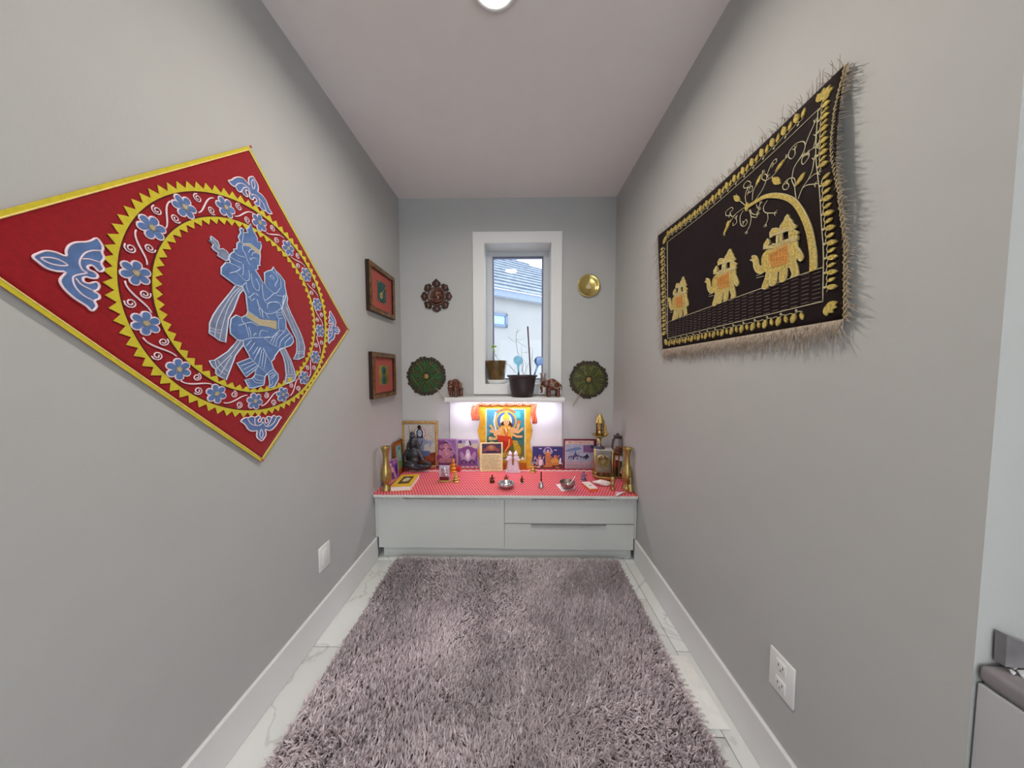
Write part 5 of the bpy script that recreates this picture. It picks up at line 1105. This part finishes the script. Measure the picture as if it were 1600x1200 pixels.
for sx_ in (-1, 1):
    for sy__ in (-1, 1): MB().tube([(sx_*bw*.94, sy__*bw*.62, .010), (sx_*bw*.94, sy__*bw*.62, bh-.004)], .0042, 8).build('gilt_edge', gilt, gb)
MB().bevbox((-bw, -bw*.7, bh-.004), (bw, bw*.7, bh), .002).build('lid', M('frosted_lid', (196, 192, 188), .35, var=.04), gb)
MB().box((-bw*.9, bw*.56, .0105), (bw*.9, bw*.60, bh-.0045)).build('back_pane', M('grey_back_card', (190, 172, 144), .6), gb)
MB().box((-bw*.88, -bw*.64, .0105), (bw*.88, -bw*.62, bh-.0045)).build('front_pane', thin, gb)
MB().lathe([(.0005, .006), (bw*.55, .005), (bw*.62, .012), (bw*.72, .004), (bw*.74, 0)], 28, (0, bw*.1, bh*.56), ry).build('emblem', gilt, gb)
blob('emblem_figure', [('e', (0, -bw*.15, bh*.52), (bw*.3, bw*.12, bh*.14)), ('e', (0, -bw*.15, bh*.68), (bw*.18, bw*.12, bh*.08)), ('t', [(-bw*.5, -bw*.1, bh*.42), (0, -bw*.2, bh*.36), (bw*.5, -bw*.1, bh*.42)], bw*.08)], .0028, gilt, gb)
for i, (x_, c_) in enumerate(((-.55, 'a02c28'), (.1, 'a02c28'), (.5, '9c2430'))): MB().ell((x_*bw, -bw*.35, .024), (bw*.2, bw*.12, .014), 10, 6).build('flower', ink(c_), gb)
for (du, lab) in ((-12, 'tiny brass cup on the left rim of the brass tray'),):
    o = MB().lathe([(.0005, 0), (.010, .001), (.006, .008), (.012, .020), (.015, .030), (.013, .030), (.0005, .018)], 16).build('brass_cup', gilt); o.location = (q.x-rr*.80, q.y-rr*.30, TT+trz+.016); tag(o, lab, 'cup')
# lamp: stem on a grey flower base, round plate, gilded shrine above
lz = bz+bh+.001; lq = Vector((atY(937.5, 690, q.y).x, q.y+.012, lz)); k = pxm(lq)
lp = thing('shrine_lamp', 'ornate gilt shrine lamp standing on the clear box', 'lamp', lq)
def lh(v): return atY(937.5, v, lq.y).z-lz
petm = M('pewter', (96, 90, 98), .4, .6, var=.2, scale=60)
MB().lathe([(.0005, 0), (9*k, 0), (8.5*k, .006), (4*k, .018), (2.4*k, .030), (.0005, .032)], 8, smooth=False).build('petal_base', petm, lp)
MB().lathe([(.0005, .028), (2.3*k, .030), (2.1*k, lh(693)), (3.4*k, lh(684)), (.0005, lh(683.5))], 16).build('stem', brass2, lp)
MB().lathe([(.0005, lh(683.3)), (6*k, lh(683)), (11.5*k, lh(680)), (12*k, lh(679)), (11*k, lh(679.2)), (6*k, lh(681.4)), (.0005, lh(681.6))], 28).build('plate', brass2, lp)
z0 = lh(681.4); z1 = lh(661); 
for sx_ in (-1, 1):
    for sy__ in (-1, 1): MB().tube([(sx_*4.2*k, sy__*3.2*k, z0), (sx_*4.2*k, sy__*3.2*k, z1)], .7*k, 8).build('column', bronze, lp)
MB().bevbox((-3.6*k, 2.4*k, z0), (3.6*k, 3.0*k, z1), .001).build('back_plate', brass2, lp)
blob('shrine_figure', [('e', (0, 0, z0+(z1-z0)*.25), (2.6*k, 1.8*k, 3.2*k)), ('e', (0, 0, z0+(z1-z0)*.55), (1.7*k, 1.4*k, 3.4*k)), ('e', (0, -.2*k, z0+(z1-z0)*.82), (1.3*k, 1.2*k, 1.7*k))], .0022, gilt, lp)
MB().lathe([(.0005, lh(661)), (6.4*k, lh(661)), (6.8*k, lh(659.5)), (5.2*k, lh(657)), (5.8*k, lh(655.5)), (4*k, lh(652)), (4.4*k, lh(650.6)), (2.0*k, lh(648)), (.9*k, lh(646.5)), (1.3*k, lh(645.5)), (.0005, lh(644))], 20).build('roof_dome', gilt, lp)
for (u, v, s_) in ((944, 663, 1.7), (946, 667, 2.0), (945.5, 671, 1.8), (947, 675, 2.1), (946, 678.5, 2.0), (943, 659, 1.6), (949, 678, 1.5)):
    d = atY(u, v, lq.y-.004)-lq; MB().ell(d, (s_*k*1.35, s_*k, s_*k*1.45), 10, 6).build('gilt_bead', gilt, lp)
# ------------------------------------------------------------------ glass dome lantern
q = Vector((atY(967, 740, 2.20).x, 2.205, TT)); k = pxm(q)
gl_ = thing('dome_lantern', 'copper-edged lantern box with picture cards and a glass dome on top', 'lantern', q)
hb = atY(967, 708.5, q.y).z-TT; w = 9.5*k
copm = M('copper_edge', (178, 120, 76), .3, .7, var=.2, scale=60)
MB().bevbox((-w, -w*.8, 0), (w, w*.8, .012), .002).build('base', brass2, gl_); MB().bevbox((-w, -w*.8, hb-.006), (w, w*.8, hb), .002).build('top', copm, gl_)
for sx_ in (-1, 1):
    for sy__ in (-1, 1): MB().tube([(sx_*w*.92, sy__*w*.72, .012), (sx_*w*.92, sy__*w*.72, hb-.006)], 1.0*k, 8).build('copper_post', copm, gl_)
MB().box((-w*.85, -w*.60, .013), (w*.85, w*.60, hb-.007)).build('inner_box', ink('2a2a26'), gl_)
mb, mats = flat_print([('r', 0, 0, 1, 1, '26281e'), ('r', .0, .78, .30, .99, 'dccfd4'), ('r', .0, .45, .30, .76, '8a2038'), ('r', .44, .74, 1, .98, 'd8d2d8'), ('r', .40, .48, 1, .72, '3c5220'), ('p', [(.55, .46), (.9, .48), (.95, .26), (.7, .16), (.5, .28)], '98a090'), ('r', .5, .14, .9, .26, 'c8b8bc'), ('r', .34, .0, .42, 1, 'b07848')], w*1.7, hb-.022, -w*.60-.0004)
mb.v = [(x, y, z+.014) for x, y, z in mb.v]; mb.build('picture_card', mats, gl_)
hd = atY(965, 683, q.y).z-TT; dxx = atY(965, 690, q.y).x-q.x
dr = 9*k
MB().lathe([(dr, hb+.001), (dr*1.02, hb+(hd-hb)*.5), (dr*.9, hb+(hd-hb)*.82), (dr*.55, hd), (.0005, hd+.002)], 28, (dxx, 0, 0)).build('glass_dome', thin, gl_)
for i in range(9):
    a = i*2.4; MB().ell((dxx+dr*.55*cos(a)*(i % 3)/2, dr*.5*sin(a)*(i % 3)/2, hb+.014+.016*(i//3)), .0135, 10, 6).build('amber_bead', M('amber_copper', (176, 108, 44), .3, .4, var=.3, scale=60), gl_)
MB().lathe([(.0005, 0), (7*k, .004), (7.6*k, .008), (3*k, .012), (2.8*k, .022), (.0005, .034)], 7, (dxx, 0, hd+.002), smooth=False).build('knob', petm, gl_)
# small brass bottle and bell figure at the right front
q = spot(957, 765); h = hgt(957, 745, q); k = pxm(q)
o = MB().lathe([(.0005, 0), (3.6*k, 0), (3.4*k, h*.08), (1.9*k, h*.2), (3.2*k, h*.38), (3.4*k, h*.52), (2.2*k, h*.62), (3.3*k, h*.8), (2.9*k, h*.94), (1.2*k, h), (.0005, h)], 24).build('brass_goblet', brass2); o.location = q; tag(o, 'small lidded brass goblet between conch shell and right vase', 'goblet')
q = spot(989, 770); k = pxm(q); q.x = min(q.x, XR-.035); q.y = 1.925
t = thing('brass_bell', 'small brass bell figure in front of the right brass vase', 'bell', q)
MB().lathe([(.0005, .004), (5.0*k, .003), (5.2*k, .008), (4.2*k, .026), (3.4*k, .044), (1.2*k, .056), (.0005, .058)], 24).build('bell_cup', brass2, t)
MB().lathe([(.0005, .055), (1.2*k, .058), (2.0*k, .070), (.9*k, .080), (1.8*k, .092), (.0005, .102)], 16).build('handle', brass2, t)

# ------------------------------------------------------------------ things on the window shelf and sill
ew = M('red_brown_carved_wood', (78, 34, 21), .25, var=.5, scale=55, bump=.6, bscale=140, coat=.5, c2=(116, 58, 34)); inlay = M('pale_inlay', (196, 168, 130), .5)
def elephant(label, u, vb, vt, rotz):
    q = Vector((atY(u, vb, 2.285).x, 2.285, sz1)); h = atY(u, vt, q.y).z-sz1
    t = thing('carved_elephant', label, 'figurine', q, rotz=rotz, group='carved elephants on the shelf')
    s = h
    P = [('e', (0, 0, .60*s), (.40*s, .26*s, .28*s)), ('e', (-.06*s, 0, .78*s), (.24*s, .20*s, .18*s)), ('e', (-.40*s, 0, .70*s), (.20*s, .17*s, .21*s)), ('t', [(-.52*s, 0, .68*s), (-.62*s, 0, .48*s), (-.58*s, 0, .26*s), (-.66*s, 0, .18*s)], [.10*s, .075*s, .055*s, .04*s])]
    for sx_ in (-.24, .24):
        for sy__ in (-.14, .14): P.append(('t', [(sx_*s, sy__*s, .5*s), (sx_*s, sy__*s, .25*s), (sx_*s, sy__*s, .02*s)], [.13*s, .105*s, .11*s]))
    P.append(('t', [(.38*s, 0, .66*s), (.46*s, 0, .5*s), (.45*s, 0, .3*s)], [.04*s, .03*s, .025*s]))
    o = blob('body', P, s*.022, ew, t)
    for sy__ in (-1, 1):
        b = MB(); b.ell((-.34*s, sy__*.19*s, .70*s), (.15*s, .03*s, .19*s), 12, 8); b.build('ear', ew, t)
        b = MB(); b.tube([(-.52*s, sy__*.10*s, .58*s), (-.64*s, sy__*.12*s, .55*s), (-.70*s, sy__*.11*s, .62*s)], [.025*s, .02*s, .008*s], 6); b.build('tusk', inlay, t)
        b = MB(); b.tube([(.14*s+.17*s*cos(a*pi/8), sy__*.262*s, .62*s+.17*s*sin(a*pi/8)) for a in range(16)], .012*s, 4, closed=True); b.build('carved_line', inlay, t)
    return t
elephant('carved wooden elephant facing forward at the left end of the shelf', 713, 620, 590.5, 1.15)
elephant('carved wooden elephant walking left at the right end of the shelf', 864, 619.5, 590, .05)
# dark planter with dead twigs, stake and two blue glass globes
plm = M('dark_brown_plastic', (52, 42, 42), .38, var=.08, scale=10); soil = M('potting_soil', (70, 58, 50), .95, var=.4, scale=60, bump=.8, bscale=80)
PY = 2.285; q = Vector((atY(816, 620, PY).x, PY, sz1)); k = pxm(Vector((q.x, PY, sz1))); hp = atY(816, 586, PY).z-sz1
R1, R2 = 23.5*k, 16*k
R1 = min(R1, .118)
pl = thing('planter_pot', 'dark brown plastic planter in the middle of the window shelf', 'plant pot', q)
MB().lathe([(.0005, 0), (R2, 0), (R2*1.03, .004), (R2*1.16, hp*.35), (R1*.93, hp*.84), (R1*.95, hp*.90), (R1*1.03, hp*.92), (R1*1.04, hp), (R1*.97, hp), (R1*.90, hp*.86), (.0005, hp*.80)], 40).build('pot', plm, pl)
MB().lathe([(.0005, hp*.87), (R1*.5, hp*.88), (R1*.90, hp*.86)], 28).build('soil', soil, pl)
tw = thing('dry_twigs', 'bare dry plant twigs growing in the dark planter', 'plant', (q.x, q.y, sz1+hp*.86)); twm = M('dry_twig', (118, 98, 84), .7, var=.2)
KW = crop(740, 470, 7.06)
def tp_(s, dy=0): return [atY(u, v, PY+.02+dy) for u, v in KW(s)]
for i, (s, r_) in enumerate((('555,830 540,760 545,690 500,600 480,540 470,440 470,360', .0024), ('470,360 500,330 520,315', .0012), ('470,360 490,310 470,300', .0012), ('470,460 430,440 380,395', .0014), ('470,440 500,460 540,490 600,515', .0013), ('530,790 530,600 530,500', .0017), ('545,570 590,570 610,570', .0012), ('540,490 560,480', .001), ('560,820 590,720 640,640 650,540', .0015), ('580,820 575,700 540,640', .0013), ('630,800 640,700 650,540 620,520', .0013), ('500,820 440,770 390,700', .0013), ('440,790 465,740', .001), ('420,750 400,730', .001), ('470,430 530,430 540,415', .001))):
    b = MB(); pts = smooth_path(tp_(s, .02*sin(i*2.1)), 3, False); b.tube(pts, [r_*(1-.5*j/len(pts)) for j in range(len(pts))], 5); b.build('twig', twm, tw, world=True)
o = MB().tube([atY(829, 588, PY+.01), atY(827.5, 560, PY+.012), atY(824.5, 510, PY+.015)], .0058, 8).build('bamboo_stake', M('purple_brown_stake', (92, 62, 62), .6, var=.2, scale=60), base=atY(829, 588, PY+.01)); tag(o, 'upright brown stake in the dark planter', 'stake')
def globe(label, u, v, rpx, foot, c, c2):
    cc = atY(u, v, PY-.03); k2 = pxm(cc); r = rpx*k2; ft = atY(*foot, PY-.03)
    gm = M('swirl_glass_'+c, c, .08, var=.3, scale=50, trans=.9, ior=1.12, c2=c2, coat=.6)
    t = thing('watering_globe', label, 'watering globe', ft, group='blue glass watering globes')
    MB().ell(cc, r, 24, 16).build('bulb', gm, t, world=True); d = (ft-cc).normalized()
    MB().tube([cc+d*r*.9, cc+d*r*1.35, ft], [r*.34, r*.22, r*.15], 12).build('stem', gm, t, world=True)
globe('turquoise glass watering globe, left of two in the dark planter', 809.5, 563, 7.6, (810.5, 587.5), '78cdee', (190, 238, 250)); globe('cobalt blue glass watering globe, right of two in the dark planter', 842, 564, 7.4, (835, 586), '6fa4f0', (200, 220, 250))
# pot with seedling on the sill
PY2 = 2.475; q = Vector((atY(776, 598, PY2).x, PY2, WZ0+.006)); k = pxm(q); hz = lambda v: atY(776, v, PY2).z-q.z
glz = M('brown_glazed_clay', (88, 66, 36), .3, var=.35, scale=20, coat=.4, c2=(120, 90, 44))
rmax = .094
o = MB().lathe([(.0005, 0), (11.5*k, 0), (12.5*k, .004), (min(15.5*k, rmax), hz(593.0)), (min(15.5*k, rmax)*.97, hz(593.0)), (12*k, .008), (.0005, .006)], 32).build('white_saucer', trimm); o.location = q; tag(o, 'white round saucer under the brown clay pot on the window sill', 'saucer')
s0 = q+Vector((0, 0, .009))
t = thing('clay_pot', 'brown glazed clay pot on the left of the window sill', 'plant pot', s0); hh = hz(563.5)-.009
MB().lathe([(.0005, 0), (11.0*k, 0), (11.6*k, .004), (min(17.6*k, rmax*.97), hh*.93), (min(18.2*k, rmax), hh), (min(17*k, rmax*.93), hh), (11*k, hh*.3), (.0005, hh*.3)], 32).build('pot', glz, t)
MB().lathe([(.0005, hh*.9), (min(16.8*k, rmax*.91), hh*.9)], 24).build('soil', soil, t)
t = thing('seedling', 'small green seedling sprouting from the brown clay pot', 'plant', s0+Vector((0, 0, hh*.9))); lf = M('fresh_leaf_green', (140, 176, 60), .5, var=.2)
def sg(s): return [atY(u, v, PY2-.02) for u, v in KW(s)]
b = MB(); b.tube(smooth_path(sg('300,660 270,640 240,600 225,550 220,500'), 3, False), .0018, 5); b.build('stem', lf, t, world=True)
b = MB(); b.tube(smooth_path(sg('300,660 350,680 400,720 440,760'), 3, False), .0012, 5); b.build('stem', twm, t, world=True)
for (a, c) in (('220,500', '195,520'), ('220,500', '215,475'), ('222,505', '262,505'), ('225,545', '235,565'), ('222,510', '200,495'), ('225,530', '215,555'), ('240,595', '252,612')):
    pa_, pc_ = sg(a)[0], sg(c)[0]; d = pc_-pa_; n_ = Vector((-d.z, 0, d.x))*.35
    b = MB(); b.prism([pa_, pa_.lerp(pc_, .4)+n_, pc_, pa_.lerp(pc_, .4)-n_], (0, -.0012, 0)); b.build('leaf', lf, t, world=True)
# little metal cup on the sill
q = Vector((atY(848.5, 598, 2.45).x, 2.45, WZ0+.006)); k = pxm(q); hc = atY(848, 583, 2.45).z-q.z
o = MB().lathe([(.0005, 0), (4.2*k, 0), (4.6*k, hc*.3), (3.8*k, hc*.7), (5.4*k, hc), (5.0*k, hc), (3.4*k, hc*.7), (.0005, hc*.2)], 24).build('metal_cup', M('patterned_tin', (176, 158, 152), .3, .5, var=.35, scale=60)); o.location = q; tag(o, 'small patterned metal cup on the right of the window sill', 'cup')
# ------------------------------------------------------------------ shaggy rug
RX0, RX1, RY0, RY1 = -.842, .700, .02, 1.885
rug = thing('shaggy_rug', 'thick mauve-grey shaggy rug covering most of the floor', 'rug', ((RX0+RX1)/2, (RY0+RY1)/2, 0))
MB().bevbox((RX0+.02, RY0+.02, .0005), (RX1-.02, RY1-.02, .012), .004).build('backing', M('rug_backing', (92, 80, 78), .95, var=.2, scale=30), rug, world=True)
rs = np.random.RandomState(5); n = 120000
bx = rs.uniform(RX0+.012, RX1-.012, n); by = rs.uniform(RY0+.012, RY1-.012, n)
def fbm(x, y, s, seed):
    out = np.zeros_like(x); r2 = np.random.RandomState(seed)
    for o in range(5):
        for _ in range(3):
            a = r2.uniform(0, 2*pi); f = s*(1.8**o); ph = r2.uniform(0, 2*pi); out += np.sin((x*np.cos(a)+y*np.sin(a))*f+ph+1.5*np.sin((x*np.sin(a)-y*np.cos(a))*f*.6+ph))*(.65**o)/3
    return out
ang = 1.6*fbm(bx, by, 4.0, 1)+rs.normal(0, 1.1, n)
lay = .80+.42*np.tanh(1.5*fbm(bx, by, 5.0, 2))+rs.normal(0, .28, n)          # how far the pile is brushed over
lay = np.clip(lay, .15, 1.5); ln = rs.uniform(.022, .036, n)
edge = np.minimum(np.minimum(bx-RX0, RX1-bx), np.minimum(by-RY0, RY1-by)); 
dx, dy = np.cos(ang), np.sin(ang); up1 = np.cos(lay*.55); up2 = np.cos(lay)
mx_ = bx+dx*ln*.5*np.sin(lay*.55); my_ = by+dy*ln*.5*np.sin(lay*.55); mz = .008+ln*.5*up1
tx = mx_+dx*ln*.5*np.sin(lay); ty = my_+dy*ln*.5*np.sin(lay); tz = np.maximum(.010, mz+ln*.5*up2)
tx = np.clip(tx, RX0-.01, RX1+.01); ty = np.clip(ty, RY0-.01, RY1+.004); my_ = np.clip(my_, RY0, RY1)
wd = rs.uniform(.0020, .0038, n); wa = rs.uniform(0, pi, n); wx, wy = np.cos(wa)*wd, np.sin(wa)*wd
V = np.empty((n, 5, 3))
V[:, 0] = np.c_[bx-wx, by-wy, np.full(n, .008)]; V[:, 1] = np.c_[bx+wx, by+wy, np.full(n, .008)]
V[:, 2] = np.c_[mx_+wx*1.15, my_+wy*1.15, mz]; V[:, 3] = np.c_[mx_-wx*1.15, my_-wy*1.15, mz]; V[:, 4] = np.c_[tx, ty, tz]
V -= np.array(rug.location)
base_ = np.arange(n)*5
q4 = np.c_[base_, base_+1, base_+2, base_+3]; q3 = np.c_[base_+3, base_+2, base_+4]
loops = np.concatenate([q4.ravel(), q3.ravel()]).astype(np.int32)
me = bpy.data.meshes.new('pile'); me.vertices.add(n*5); me.vertices.foreach_set('co', V.ravel()); me.loops.add(len(loops)); me.loops.foreach_set('vertex_index', loops)
ls = np.concatenate([np.arange(n)*4, n*4+np.arange(n)*3]).astype(np.int32); me.polygons.add(2*n); me.polygons.foreach_set('loop_start', ls)
me.update(calc_edges=True)
at = me.attributes.new('tone', 'FLOAT', 'POINT'); tone = np.clip(.5+.42*fbm(bx, by, 4.0, 9)+rs.normal(0, .20, n), 0, 1); at.data.foreach_set('value', np.repeat(tone, 5).astype(np.float32))
mt = bpy.data.materials.new('mauve_grey_pile'); mt.use_nodes = True; t = mt.node_tree; bs = t.nodes['Principled BSDF']
an = t.nodes.new('ShaderNodeAttribute'); an.attribute_name = 'tone'; rp = t.nodes.new('ShaderNodeValToRGB'); rp.color_ramp.elements[0].color = (*lin((172, 159, 162)), 1); rp.color_ramp.elements[1].color = (*lin((242, 229, 233)), 1)
t.links.new(an.outputs['Fac'], rp.inputs['Fac']); t.links.new(rp.outputs[0], bs.inputs['Base Color']); bs.inputs['Roughness'].default_value = .55; bs.inputs['Sheen Weight'].default_value = .3; bs.inputs['Specular IOR Level'].default_value = .35
me.materials.append(mt)
o = bpy.data.objects.new('pile', me); COL.objects.link(o); o.parent = rug; o['kind'] = 'stuff'
